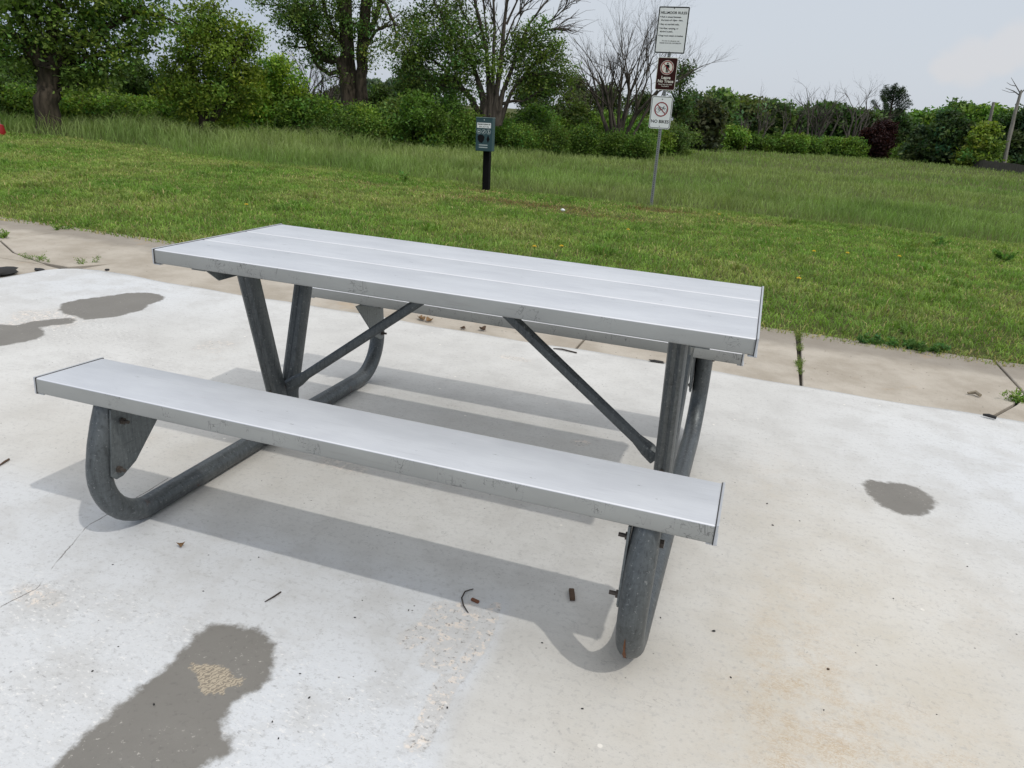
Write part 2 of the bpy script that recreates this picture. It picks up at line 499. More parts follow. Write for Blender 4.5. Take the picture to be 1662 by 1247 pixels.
    tcol = m.mix(m.step(m.math('ADD', m.math('MULTIPLY', wav.outputs['Fac'], 0.5), m.noise(co, 150, 3, 0.7)), 0.55, 0.85), (0.23, 0.20, 0.16), (0.42, 0.365, 0.28))
    dcol = m.mix(m.step(te, -0.002, 0.006), dcol, tcol)
    c = m.mix(dm, c, dcol)
    # hairline crack
    ck = m.math('ADD', crack, m.math('MULTIPLY', m.math('SUBTRACT', m.noise(co, 30, 4, 0.7), 0.5), 0.012))
    ckm = m.math('MULTIPLY', m.step(m.math('ABSOLUTE', ck), 0.0026, 0.0010), m.step(m.noise(co, 10, 2), 0.36, 0.5))
    c = m.mix(m.math('MULTIPLY', ckm, 0.8), c, (0.13, 0.12, 0.11))
    h = m.math('ADD', m.math('MULTIPLY', fin, 0.5), m.math('MULTIPLY', med, 0.6))
    h = m.math('SUBTRACT', h, m.math('MULTIPLY', m.math('MULTIPLY', wmask, pk2), 0.6))
    h = m.math('SUBTRACT', h, m.math('MULTIPLY', dm, 0.3))
    m.pbr(c, 0.75, normal=m.bump(h, 0.35, 0.006), spec=0.3)
    return m.mat


def signed_curve(P, pts):
    """signed distance to a polyline that runs mostly along y"""
    pts = np.array(sorted(pts, key=lambda q: q[1]))
    xc = np.interp(P[:, 1], pts[:, 1], pts[:, 0])
    d = P[:, 0] - xc
    out = (P[:, 1] < pts[0, 1]) | (P[:, 1] > pts[-1, 1])
    return np.where(out, 1.0, d)


def gauss(P, c, s):
    return np.exp(-(((P[:, 0] - c[0]) / s[0]) ** 2 + ((P[:, 1] - c[1]) / s[1]) ** 2))


rs = np.random.RandomState(5)
xs = np.concatenate([np.linspace(-3.70, -2.2, 76)[:-1], np.arange(-2.2, -0.4, 0.03), np.arange(-0.4, 0.5, 0.009), np.arange(0.5, 2.6, 0.02), np.linspace(2.6, 7, 12)])
ys = np.concatenate([np.linspace(-7, -2.0, 10)[:-1], np.arange(-2.0, -1.6, 0.03), np.arange(-1.6, -0.95, 0.009), np.arange(-0.95, 1.765, 0.02)])
ys[-1] = 1.765
GX, GY = np.meshgrid(xs, ys)
GX = GX.copy(); GY = GY.copy()
# rounded far-left corner and slightly uneven far edge
edge = 1.765 + 0.012 * np.sin(GX[-1] * 3.1) + 0.008 * np.sin(GX[-1] * 9.7 + 1) + 0.03 * np.clip((-2.2 - GX[-1]) / 1.5, 0, 1)
GY[-1] = edge
GX[:, 0] = -3.70 + 0.015 * np.sin(GY[:, 0] * 4)
corner = (GX < -3.45) & (GY > 1.5)
cxy = np.array([-3.45, 1.52]); dx = GX - cxy[0]; dy = GY - cxy[1]
rr_ = np.hypot(dx, dy); k_ = np.where(corner & (rr_ > 0.26), 0.26 / np.maximum(rr_, 1e-6), 1.0)
GX = np.where(corner, cxy[0] + dx * k_, GX); GY = np.where(corner, cxy[1] + dy * k_, GY)
nx, ny = len(xs), len(ys)
P2 = np.stack([GX.ravel(), GY.ravel()], 1)
V = np.zeros((nx * ny, 3)); V[:, :2] = P2
ii = np.arange(nx * ny).reshape(ny, nx)
Q = np.stack([ii[:-1, :-1].ravel(), ii[:-1, 1:].ravel(), ii[1:, 1:].ravel(), ii[1:, :-1].ravel()], 1)
rim = np.concatenate([ii[0, :], ii[1:, -1], ii[-1, -2::-1], ii[-2:0:-1, 0]])
low = np.arange(len(rim)) + nx * ny
Vr = V[rim].copy(); Vr[:, 2] = -0.06
nr = np.roll(np.arange(len(rim)), -1)
QR = np.stack([rim, low, low[nr], rim[nr]], 1)
pad = np_mesh('concrete_pad', np.concatenate([V, Vr]), [Q, QR], mat_pad())
PA = np.concatenate([P2, P2[rim]])


def put_attr(o, name, val):
    a = o.data.attributes.new(name, 'FLOAT', 'POINT')
    a.data.foreach_set('value', np.ascontiguousarray(val, np.float32))


dm = np.max([poly_sd(PA, q) for q in DAMP], axis=0)
put_attr(pad, 'damp', np.maximum(dm, -0.4))
put_attr(pad, 'tanp', np.maximum(poly_sd(PA, TAN), -0.4))
seam = signed_curve(PA, SEAM)
left = 1 / (1 + np.exp(seam * 90))
seam_zone = np.clip((-0.55 - PA[:, 1]) / 0.15, 0, 1)
worn = np.zeros(len(PA))
for pts, w in WORN: worn = np.maximum(worn, np.exp(-(line_d(PA, pts) / w) ** 2))
worn *= np.where(PA[:, 1] < -0.55, left, 1)
for c, s, a in (((-0.72, -1.10), (0.10, 0.05), 0.7), ((-1.9, 0.1), (0.25, 0.3), 0.45), ((-2.75, 0.75), (0.25, 0.25), 0.75), ((-1.25, -0.28), (0.15, 0.2), 0.6), ((-0.35, -0.1), (0.25, 0.10), 0.5), ((0.35, 0.5), (0.05, 0.04), 0.9),
                ((-0.25, 1.42), (0.12, 0.05), 0.8), ((-0.02, -1.44), (0.05, 0.03), 0.7), ((-1.6, 0.75), (0.4, 0.25), 0.4), ((0.75, -0.3), (0.1, 0.04), 0.4)):
    worn = np.maximum(worn, a * gauss(PA, c, s))
put_attr(pad, 'worn', worn)
put_attr(pad, 'warm', np.clip(1.0 * gauss(PA, (1.30, -0.45), (0.45, 0.85)) + 0.55 * gauss(PA, (1.45, -0.75), (0.5, 0.35)) + 0.5 * gauss(PA, (0.75, -0.95), (0.28, 0.3)) * (1 - left) + 0.5 * gauss(PA, (-0.9, -0.25), (1.0, 0.35)) + 0.35 * gauss(PA, (0.3, 0.3), (1.1, 0.4)), 0, 1))
put_attr(pad, 'blue', np.clip(left * seam_zone * 0.75 + 0.8 * gauss(PA, (2.2, 0.9), (0.9, 0.9)) + 0.85 * gauss(PA, (-3.1, 1.5), (1.0, 0.6)) + 0.6 * gauss(PA, (0.2, -1.3), (0.3, 0.3)) * left + 0.45 * np.exp(-(np.abs(seam) / 0.025) ** 2) * seam_zone, 0, 1))
put_attr(pad, 'rust', np.clip(gauss(PA, (1.17, -0.66), (0.11, 0.40)) + 0.75 * gauss(PA, (1.33, -0.80), (0.32, 0.20)) + 0.25 * gauss(PA, (1.1, 0.5), (0.15, 0.3)) + 0.2 * gauss(PA, (1.7, -0.15), (0.2, 0.3)), 0, 1))
put_attr(pad, 'flake', np.clip(left * np.clip((-0.85 - PA[:, 1]) / 0.2, 0, 1) * 0.55 * (PA[:, 0] > -0.9) + 0.7 * gauss(PA, (-2.6, 0.7), (0.5, 0.3)) + 0.45 * gauss(PA, (-1.8, 0.3), (0.6, 0.5)), 0, 1))
put_attr(pad, 'crack', np.clip(signed_curve(PA, CRACK), -0.5, 0.5))
tag(pad, 'white painted concrete pad with grey bare patches under the picnic table', 'concrete pad', kind='structure')


# ---- tan pavement slabs round the pad
def mat_pave():
    m = NT('tan_concrete')
    co = m.coord()
    med = m.noise(co, 3, 6, 0.62); fin = m.noise(co, 45, 5, 0.7); bro = m.noise(m.coord((90, 6, 1)), 4, 3)
    c = m.mix(m.step(med, 0.3, 0.7), (0.35, 0.31, 0.255), (0.47, 0.43, 0.37))
    c = m.mix(m.math('MULTIPLY', m.step(bro, 0.5, 0.7), 0.2), c, (0.24, 0.215, 0.18))
    c = m.mix(m.math('MULTIPLY', m.step(fin, 0.55, 0.75), 0.35), c, (0.20, 0.18, 0.155))
    sx = m.n('ShaderNodeSeparateXYZ'); m.link(co, sx.inputs[0])
    # grey-brown dirt band along the lawn edge
    ed = m.math('ADD', sx.outputs['Y'], m.math('MULTIPLY', m.math('SUBTRACT', m.noise(co, 4, 5), 0.5), 0.35))
    c = m.mix(m.math('MULTIPLY', m.step(ed, 2.50, 2.72), 0.55), c, (0.185, 0.165, 0.14))
    st = m.step(m.noise(m.coord(loc=(6, 2, 0)), 2.6, 5, 0.7), 0.60, 0.70)
    c = m.mix(m.math('MULTIPLY', st, 0.35), c, (0.42, 0.29, 0.16))
    sv = m.voro(co, 14)
    c = m.mix(m.math('MULTIPLY', m.step(sv, 0.09, 0.05), 0.7), c, (0.08, 0.07, 0.06))
    m.pbr(c, 0.85, normal=m.bump(m.math('ADD', fin, med), 0.35, 0.006), spec=0.25)
    return m.mat


M_PAVE = mat_pave()
M_DIRT = plain('joint_dirt', (0.045, 0.038, 0.028), 0.95, 0, 0.4, 40)
pv = MB()
Zp = -0.012
def slab(poly): pv.prism(poly, Zp - 0.08, Zp, axis=2)
# back walk in slabs between joints; left apron in pieces separated by the joints and the crack
g = 0.007
def lawn_edge(x): return 2.865 + 0.02 * math.sin(x * 2.3) + 0.012 * math.sin(x * 6.1 + 1)
YB = 1.70
jx = [-3.60, -1.40, 0.006, 1.245, 2.432, 4.2, 7.0]
joint_lines = [(1.235, 1.26), (2.43, 2.43)]
for a, b in zip(jx[:-1], jx[1:]):
    if a == 1.245:
        slab([(a + g, YB), (2.08, YB), (2.32, 2.10), (b - g, 2.304), (b - g, 3.0), (a + g + 0.02, 3.0)])
        slab([(2.10, YB), (b - g, YB), (b - g, 2.29), (2.335, 2.09)])
    elif a == -3.60:
        slab([(a + 0.03, 2.06), (-3.60, 1.80), (-3.30, YB), (b - g, YB), (b - g, 3.0), (-4.86 + g, 3.0), (-4.83 + g, 2.20), (-4.37, 1.935), (-3.98, 1.808), (-3.72, 1.80), (-3.65, 1.92)])
    else:
        slab([(a + g, YB), (b - g, YB), (b - g, 3.0), (a + g, 3.0)])
slab([(-4.37, 1.92), (-4.83 + g, 2.185), (-5.6, 2.35), (-5.6, 1.76), (-3.86, 1.757), (-3.99, 1.797)])
slab([(-8, 3.0), (-8, 2.40), (-4.83 - g, 2.21), (-4.86 - g, 3.0)])
slab([(-8, 2.385), (-8, -7), (-3.64, -7), (-3.64, 1.3), (-3.70, 1.72), (-3.85, 1.745), (-5.61, 1.747), (-5.61, 2.345)])
pave = pv.build('pavement', M_PAVE, bevel=0.004, segs=1)
tag(pave, 'tan weathered concrete slabs with weedy joints beside the white pad', 'pavement', kind='structure')
dj = MB(); dj.add([(-9, -8, -0.035), (8, -8, -0.035), (8, 3.02, -0.035), (-9, 3.02, -0.035)], [(0, 1, 2, 3)])
tag(dj.build('joint_soil', M_DIRT), 'dark soil showing in the joints of the tan pavement', 'soil', kind='structure')


# ---- ground sheet
def mat_ground():
    m = NT('field_soil')
    co = m.coord()
    n1 = m.noise(co, 0.5, 6, 0.6); n2 = m.noise(co, 14, 5, 0.7)
    c = m.mix(m.step(n1, 0.35, 0.65), (0.060, 0.078, 0.022), (0.085, 0.10, 0.030))
    c = m.mix(m.math('MULTIPLY', m.step(n2, 0.45, 0.65), 0.6), c, (0.085, 0.068, 0.036))
    m.pbr(c, 0.95, normal=m.bump(n2, 0.5, 0.03), spec=0.1)
    return m.mat


gm = MB()
ex = list(np.linspace(-9, 8, 120))
top = [(x, lawn_edge(x), -0.018) for x in ex]
gm.add([(-9, -8.5, -0.02), (-9, lawn_edge(-9), -0.018)] + top + [(8, -8.5, -0.02), (1500, -8.5, -0.02), (1500, 2500, -0.02), (-1500, 2500, -0.02), (-1500, -8.5, -0.02)], [])
nv = len(top)
b = len(gm.v) - (nv + 7)
# strips: a fan of quads from the lawn edge to the horizon keeps the sheet well shaped
rows = [0, 1.2, 4, 9, 20, 50, 150, 500, 2500]
vg = []; fg = []
for j, dy in enumerate(rows):
    for i, x in enumerate(ex):
        sx = 1 + dy * 0.08
        vg.append(((x + 0.5) * sx - 0.5, (lawn_edge(x) if j == 0 else 2.865 + dy), -0.018))
n = len(ex)
for j in range(len(rows) - 1):
    for i in range(n - 1): fg.append((j * n + i, j * n + i + 1, (j + 1) * n + i + 1, (j + 1) * n + i))
gm = MB(); gm.add(vg, fg)
# the sides and back of the paved area
gm.add([(-1500, -600, -0.05), (-9.0, -600, -0.05), (-9.0, lawn_edge(-9), -0.018), (-1500, 2502, -0.05)], [(0, 1, 2, 3)])
gm.add([(8, -600, -0.05), (1500, -600, -0.05), (1500, 2502, -0.05), (8.0, lawn_edge(8), -0.018)], [(0, 1, 2, 3)])
gm.add([(-9, -600, -0.06), (8, -600, -0.06), (8, -7, -0.06), (-9, -7, -0.06)], [(0, 1, 2, 3)])
ground = gm.build('ground', mat_ground())
tag(ground, 'green and brown soil of the field under the grass', 'ground', kind='structure')


# ------------------------------------------------------------------ grass
def vnoise(x, y, scale, seed):
    r = np.random.RandomState(seed).rand(256, 256)
    x = np.asarray(x) * scale + 1000.3; y = np.asarray(y) * scale + 1000.7
    xi = np.floor(x).astype(int); yi = np.floor(y).astype(int)
    fx = x - xi; fy = y - yi
    fx = fx * fx * (3 - 2 * fx); fy = fy * fy * (3 - 2 * fy)
    a = r[xi % 256, yi % 256]; b = r[(xi + 1) % 256, yi % 256]; c = r[xi % 256, (yi + 1) % 256]; d = r[(xi + 1) % 256, (yi + 1) % 256]
    return (a * (1 - fx) + b * fx) * (1 - fy) + (c * (1 - fx) + d * fx) * fy


def fbm(x, y, s, seed):
    return 0.55 * vnoise(x, y, s, seed) + 0.3 * vnoise(x, y, s * 2.3, seed + 1) + 0.15 * vnoise(x, y, s * 5.1, seed + 2)


def in_view(x, y, margin=1.5):
    dx = x - CAM[0]; dy = y - CAM[1]
    f2 = np.array([CF[0], CF[1]]); f2 /= np.linalg.norm(f2); r2 = np.array([f2[1], -f2[0]])
    d = dx * f2[0] + dy * f2[1]; s = dx * r2[0] + dy * r2[1]
    return (np.abs(s) < 0.76 * d + margin) & (d > 0)


def mow_line(x):
    return 9.75 + 0.10 * np.clip(-3 - x, 0, 20) + 0.18 * np.sin(x * 0.9) + 0.10 * np.sin(x * 2.7 + 1)


def blades(name, x, y, h, w, lean, tint, tip_tint, mat, seed, seg2=True, head=None):
    r = np.random.RandomState(seed)
    n = len(x)
    a = r.rand(n) * 2 * PI; la = r.rand(n) * 2 * PI
    side = np.stack([np.cos(a), np.sin(a), np.zeros(n)], 1)
    ld = np.stack([np.cos(la), np.sin(la), np.zeros(n)], 1)
    base = np.stack([x, y, np.full(n, -0.02)], 1)
    up = np.array([0, 0, 1.0])
    hh = h[:, None]
    if seg2:
        mid = base + up * hh * 0.6 + ld * (lean * h * 0.35)[:, None]
        tip = base + up * hh * (1 - 0.35 * lean[:, None]) + ld * (lean * h)[:, None]
        ws = (side * w[:, None] / 2)
        V = np.stack([base - ws, base + ws, mid - ws * 0.85, mid + ws * 0.85, tip], 1).reshape(-1, 3)
        k = np.arange(n) * 5
        Q = np.stack([k, k + 1, k + 3, k + 2], 1); T = np.stack([k + 2, k + 3, k + 4], 1)
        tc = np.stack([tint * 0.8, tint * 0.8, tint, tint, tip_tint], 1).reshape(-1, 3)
        return np_mesh(name, V, [Q, T], mat, tint=tc)
    tip = base + up * hh + ld * (lean * h)[:, None]
    ws = side * w[:, None] / 2
    V = np.stack([base - ws, base + ws, tip], 1).reshape(-1, 3)
    k = np.arange(n) * 3
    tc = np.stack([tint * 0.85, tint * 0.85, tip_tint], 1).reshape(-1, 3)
    return np_mesh(name, V, [np.stack([k, k + 1, k + 2], 1)], mat, tint=tc)


R = np.random.RandomState(11)
def scatter(n, x0, x1, y0, y1, dens, margin=1.5):
    x = R.uniform(x0, x1, n); y = R.uniform(y0, y1, n)
    k = in_view(x, y, margin) & (R.rand(n) < dens(x, y))
    return x[k], y[k]


# mown lawn
def lawn_d(x, y):
    d = np.hypot(x - CAM[0], y - CAM[1])
    e = 2.865 + 0.02 * np.sin(x * 2.3) + 0.012 * np.sin(x * 6.1 + 1)
    e2 = e + 0.05 * (vnoise(x, y * 0, 3.0, 77) - 0.4)
    return np.clip(1.15 - (d - 5) * 0.052, 0.35, 1) * (y > e2) * (y < mow_line(x) + 0.3)


X, Y = scatter(560000, -18, 8.5, 2.8, 12.6, lawn_d)
D = np.hypot(X - CAM[0], Y - CAM[1])
edge_k = np.clip((Y - 2.86) / 0.22, 0, 1)
straw = fbm(X, Y, 0.9, 3); clump = fbm(X, Y, 2.8, 9); fine = R.rand(len(X))
bare = np.zeros(len(X))
for cx, cy, sx, sy, a in ((-2.2, 8.3, 1.5, 0.45, 1), (-1.3, 7.9, 0.8, 0.3, 1), (-0.55, 9.3, 0.7, 0.3, 1), (-5.2, 8.6, 0.8, 0.25, 0.7), (-3.4, 9.3, 0.5, 0.25, 0.8), (2.9, 3.7, 0.3, 0.15, 0.7), (2.35, 3.1, 0.25, 0.12, 0.7), (0.9, 9.0, 0.6, 0.2, 0.6)):
    bare = np.maximum(bare, a * np.exp(-(((X - cx) / sx) ** 2 + ((Y - cy) / sy) ** 2)))
bare *= 0.5 + fbm(X, Y, 4, 31)
H = (0.032 + 0.035 * R.rand(len(X))) * (0.65 + 0.7 * clump) * (0.55 + 0.45 * edge_k) * (1 - 0.5 * np.clip(bare, 0, 1))
tuft = vnoise(X, Y, 2.2, 51) * vnoise(X, Y, 5.0, 52)
tk = np.clip((tuft - 0.50) * 6, 0, 1)
H *= 1 + 0.9 * tk
W_ = (0.0042 + 0.0035 * R.rand(len(X))) * (1 + 0.09 * np.clip(D - 5, 0, 10)) * (1 + 0.6 * tk)
g1 = np.array([0.205, 0.305, 0.068]); g2 = np.array([0.128, 0.232, 0.046]); s1 = np.array([0.40, 0.35, 0.17]); ye = np.array([0.275, 0.325, 0.105])
mixv = np.clip(clump * 1.6 - 0.3 + 0.35 * (fine - 0.5) + 0.5 * tk, 0, 1)[:, None]
T = g1 * (1 - mixv) + g2 * mixv
yk = np.clip((straw - 0.42) * 2.4, 0, 0.8)[:, None]
T = T * (1 - yk) + ye * yk
isst = (R.rand(len(X)) < 0.07 + 0.14 * np.clip(straw - 0.3, 0, 1) + 0.75 * np.clip(bare, 0, 1) + 0.6 * (1 - edge_k) ** 2)[:, None]
T = np.where(isst, s1 * (0.55 + 0.6 * R.rand(len(X), 1)), T) * (0.98 + 0.66 * R.rand(len(X), 1)) * (0.72 + 0.55 * vnoise(X, Y, 7.0, 91))[:, None]
T = np.where((bare > 0.6)[:, None] & isst, T * np.array([0.72, 0.62, 0.6]), T)
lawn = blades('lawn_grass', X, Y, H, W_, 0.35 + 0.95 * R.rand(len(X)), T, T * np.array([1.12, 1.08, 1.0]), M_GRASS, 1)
tag(lawn, 'short mown lawn grass between the pavement and the taller meadow', 'grass', kind='stuff')

# tall meadow grass
def mead_d(x, y):
    d = np.hypot(x - CAM[0], y - CAM[1])
    k = np.where(d < 17, 1.0, np.where(d < 26, 0.42, 0.10))
    return k * (y > mow_line(x) - 0.15 + 0.35 * (vnoise(x, y, 1.2, 41) - 0.5))


X1, Y1 = scatter(420000, -26, 18, 9.4, 34, mead_d, 2)
X2, Y2 = scatter(100000, -40, 46, 30, 84, lambda x, y: np.where((x > -9 + (y - 30) * 0.1), 0.9, 0.25), 3)
X = np.concatenate([X1, X2]); Y = np.concatenate([Y1, Y2])
D = np.hypot(X - CAM[0], Y - CAM[1])
cl = fbm(X, Y, 0.55, 61); cl2 = fbm(X, Y, 0.16, 65)
leftk = np.clip((-4 - X) / 8, 0, 1) * np.clip((24 - Y) / 8, 0, 1)
H = (0.16 + 0.17 * R.rand(len(X))) * (0.65 + 0.7 * cl) * (1 + 0.45 * leftk)
H *= np.clip(0.35 + (Y - mow_line(X) + 0.2) * 0.8, 0.35, 1)
H *= np.where(X > -5, 0.70, 1.0) * np.where(Y > 14, 0.85, 1.0)
H *= 1 + 1.1 * np.clip(1 - np.abs(D - 20.0) / 3.0, 0, 1) * (vnoise(X, Y, 0.9, 97) ** 1.5) * (X < -3.5)
W_ = (0.005 + 0.005 * R.rand(len(X))) * (1 + 0.075 * np.clip(D - 12, 0, 80))
m1 = np.array([0.205, 0.295, 0.092]); m2 = np.array([0.155, 0.245, 0.066]); m3 = np.array([0.32, 0.32, 0.19])
k = np.clip(cl * 1.7 - 0.35, 0, 1)[:, None]
T = m1 * (1 - k) + m2 * k
k2 = np.clip((cl2 - 0.40) * 3.0, 0, 0.75)[:, None]
T = T * (1 - k2) + np.array([0.245, 0.300, 0.112]) * k2
T *= (0.9 + 0.6 * R.rand(len(X), 1)) * (0.75 + 0.5 * vnoise(X, Y, 1.7, 93))[:, None]
tip = np.where(R.rand(len(X), 1) < 0.35, m3 * (0.7 + 0.5 * R.rand(len(X), 1)), T * 1.15)
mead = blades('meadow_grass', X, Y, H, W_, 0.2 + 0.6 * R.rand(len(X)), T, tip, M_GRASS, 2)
tag(mead, 'tall unmown meadow grass with pale seed heads behind the lawn', 'grass', kind='stuff')

# ------------------------------------------------------------------ picnic table
tb = empty('picnic_table')
tag(tb, 'grey aluminium picnic table with two attached benches on a bent steel pipe frame', 'picnic table')
L2 = 0.9414; HW = 0.3522; TK = 0.0453; HT = 0.76
SL, SR, SW, SH, TILT = -0.957, 0.921, 0.2364, 0.459, 0.0406


def plank(x0, x1, y0, y1, z0, z1):
    """hollow-looking plank with softly rolled long edges"""
    r = 0.0045
    pts = []
    for (cy, cz, a0) in ((y1 - r, z1 - r, 0), (y0 + r, z1 - r, 90), (y0 + r, z0 + r, 180), (y1 - r, z0 + r, 270)):
        for k in range(4):
            w = math.radians(a0 + 30 * k)
            pts.append((cy + r * math.cos(w), cz + r * math.sin(w)))
    mb = MB(); mb.prism(pts, x0, x1, axis=0)
    return mb


pw = (2 * HW) / 3
for i in range(3):
    y0 = -HW + i * pw + 0.0012; y1 = -HW + (i + 1) * pw - 0.0012
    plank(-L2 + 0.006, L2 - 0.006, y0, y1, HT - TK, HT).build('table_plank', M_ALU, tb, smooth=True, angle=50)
for sgn in (-1, 1):
    c = MB()
    c.box((sgn * (L2 - 0.0015), 0, HT - TK / 2 + 0.0005), (0.0028, HW + 0.0018, TK / 2 + 0.002))
    c.box((sgn * (L2 - 0.008), -HW + 0.035, HT - TK - 0.0035), (0.012, 0.030, 0.0022))
    c.box((sgn * (L2 - 0.008), HW - 0.035, HT - TK - 0.0035), (0.012, 0.030, 0.0022))
    cap = c.build('end_cap', M_CAP, tb, bevel=0.0012)
    s = MB(); s.box((sgn * (L2 - 0.0053), 0, HT - TK / 2), (0.0011, HW + 0.0012, TK / 2 + 0.0012))
    s.build('seam', M_SEAM, cap)


def bench(yc, tilt, name='bench'):
    e = empty(name, (0, yc, SH)); e.parent = tb
    e.rotation_euler = (-tilt, 0, 0)
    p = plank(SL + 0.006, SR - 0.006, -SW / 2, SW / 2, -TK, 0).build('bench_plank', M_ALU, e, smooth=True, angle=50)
    for x, sg in ((SL, -1), (SR, 1)):
        c = MB()
        c.box((x - sg * 0.0015, 0, -TK / 2 + 0.0005), (0.0028, SW / 2 + 0.0018, TK / 2 + 0.002))
        c.box((x - sg * 0.008, -SW / 2 + 0.035, -TK - 0.0035), (0.012, 0.028, 0.0022))
        c.build('end_cap', M_CAP, e, bevel=0.0012)
        s = MB(); s.box((x - sg * 0.0053, 0, -TK / 2), (0.0011, SW / 2 + 0.0012, TK / 2 + 0.0012))
        s.build('seam', M_SEAM, e)
    return e


bench(-0.6997, TILT)
bench(0.6843, 0.0)

PR = 0.0340
JX = (-0.748, 0.772)
VX = (-0.712, 0.732)
for jx_, vx_, sg in ((JX[0], VX[0], 1), (JX[1], VX[1], -1)):
    # sg points inward
    path = []
    def arc(cy, cz, r, a0, a1, n):
        for k in range(n + 1):
            w = math.radians(a0 + (a1 - a0) * k / n); path.append((jx_, cy + r * math.cos(w), cz + r * math.sin(w)))
    path += [(jx_, -0.782, 0.408), (jx_, -0.800, 0.355), (jx_, -0.818, 0.30)]
    arc(-0.655, 0.037 + 0.175, 0.178, 170, 270, 12)
    path[-1] = (jx_, -0.645, 0.036)
    path += [(jx_, -0.3, 0.036), (jx_, 0.0, 0.036), (jx_, 0.3, 0.036)]
    arc(0.64, 0.037 + 0.175, 0.178, 270, 370, 12)
    path += [(jx_, 0.803, 0.30), (jx_, 0.785, 0.355), (jx_, 0.767, 0.408)]
    rd = [PR * 0.93] + [PR] * (len(path) - 2) + [PR * 0.93]
    t = MB(); t.tube(path, rd, n=20, cap=False)
    # the open, flattened pipe mouths: dark inside
    t.tube([path[0], np.array(path[0]) - [0, 0, 0.004]], [PR * 0.90, PR * 0.88], n=20, mat=1)
    t.tube([path[-1], np.array(path[-1]) - [0, 0, 0.004]], [PR * 0.90, PR * 0.88], n=20, mat=1)
    pipe = t.build('frame_pipe', [M_GALV, M_SEAM], tb, smooth=True, angle=60)
    if sg == -1:
        rs_ = MB()
        # worn rusty streak on the outside of the front bend
        strip = []
        for k in range(9):
            w = math.radians(196 + 7.0 * k)
            cy, cz = -0.655 + (0.178 + PR + 0.0006) * math.cos(w), 0.212 + (0.178 + PR + 0.0006) * math.sin(w)
            wd = 0.0052 * math.sin(PI * (k + 0.6) / 9.4) * (1.0 if k % 2 else 0.65)
            strip += [(jx_ - 0.006 - wd, cy, max(cz, 0.001)), (jx_ - 0.006 + wd * 0.8, cy, max(cz, 0.001))]
        rs_.add(strip, [(2 * k, 2 * k + 1, 2 * k + 3, 2 * k + 2) for k in range(8)])
        rs_.build('rust_streak', M_RUST, pipe)
    # gusset plates under the benches
    px = jx_ + sg * (PR + 0.003)
    for fb, off in ((-1, 0.0), (1, -0.015)):
        def Y(y): return y if fb < 0 else -(y) + off
        poly = [(Y(-0.806), 0.409), (Y(-0.560), 0.401 if fb < 0 else 0.409), (Y(-0.737), 0.226), (Y(-0.788), 0.201), (Y(-0.812), 0.199), (Y(-0.830), 0.216)]
        gp = MB(); gp.prism(poly, px - 0.003, px + 0.003, axis=0)
        zz = 0.4045 if fb < 0 else 0.4095
        gp.box((px + sg * 0.035, Y(-0.69), zz), (0.035, 0.095, 0.0025), R=np.array(Matrix.Rotation(-TILT if fb < 0 else 0, 3, 'X')))
        gus = gp.build('gusset_plate', M_GALV2, tb, bevel=0.001)
        for by, bz in ((-0.772, 0.365), (-0.803, 0.228)):
            bb = MB()
            bb.tube([(px, Y(by), bz), (px + sg * 0.010, Y(by), bz)], 0.0105, n=6)
            bb.tube([(px, Y(by), bz), (px + sg * 0.026, Y(by), bz)], 0.0052, n=8)
            bb.build('bolt', M_BOLT, gus)
        b2 = MB()
        b2.tube([(jx_ - sg * (PR - 0.004), Y(-0.772), 0.365), (jx_ - sg * (PR + 0.007), Y(-0.772), 0.365)], 0.011, n=6)
        b2.build('bolt', M_BOLT, gus)
    # V legs: creased, flattened tube
    prof = []
    for k in range(16):
        w = 2 * PI * k / 16
        q = 1.0 / (abs(math.cos(w)) ** 3.2 + abs(math.sin(w)) ** 3.2) ** (1 / 3.2)
        if k in (4, 12): q *= 0.80
        prof.append((q * math.cos(w) * 0.80, q * math.sin(w) * 1.0))
    for fb in (-1, 1):
        leg = MB()
        leg.tube([(vx_, fb * 0.189, 0.7125), (vx_, fb * 0.165, 0.63), (vx_, fb * 0.105, 0.42), (vx_, fb * 0.050, 0.225), (vx_, fb * 0.0385, 0.18), (vx_, fb * 0.0385, 0.012)],
                 [PR * 1.03, PR * 1.03, PR * 1.03, PR * 1.03, PR * 1.0, PR * 1.0], n=16, prof=prof, up=(1, 0, 0))
        lg = leg.build('leg', M_GALV, tb, smooth=True, angle=30)
        bb = MB()
        bb.tube([(vx_, fb * 0.0385 - 0.034, 0.215), (vx_, fb * 0.0385 - 0.044, 0.215)], 0.011, n=6)
        bb.build('bolt', M_BOLT, lg)
    # angle iron under the table top
    sp = MB()
    wx = vx_ - sg * 0.042
    sp.prism([(-0.338, 0.7135), (-0.275, 0.668), (0.275, 0.668), (0.338, 0.7135)], wx - 0.003, wx + 0.003, axis=0)
    sp.box((wx - sg * 0.026, 0, 0.711), (0.026, 0.338, 0.0025))
    sp.build('cross_support', M_GALV2, tb, bevel=0.001)
    # diagonal brace
    pb = []
    for k in range(12):
        w = 2 * PI * k / 12
        q = 1.0 / (abs(math.cos(w)) ** 2.6 + abs(math.sin(w)) ** 2.6) ** (1 / 2.6)
        if k in (3, 9): q *= 0.72
        pb.append((q * math.cos(w) * 0.9, q * math.sin(w)))
    br = MB()
    x0 = vx_ + sg * 0.030
    d = np.array((-0.045 * sg - x0, 0, 0.7125 - 0.225)); 
    A = np.array((x0, 0, 0.225)); Bp = A + d
    br.tube([A, A + d * 0.05, A + d * 0.11, A + d * 0.9, Bp], [0.027, 0.0255, 0.0178, 0.0178, 0.0178], n=12, prof=pb, up=(0, 1, 0))
    br.build('brace', M_GALV, tb, smooth=True, angle=30)
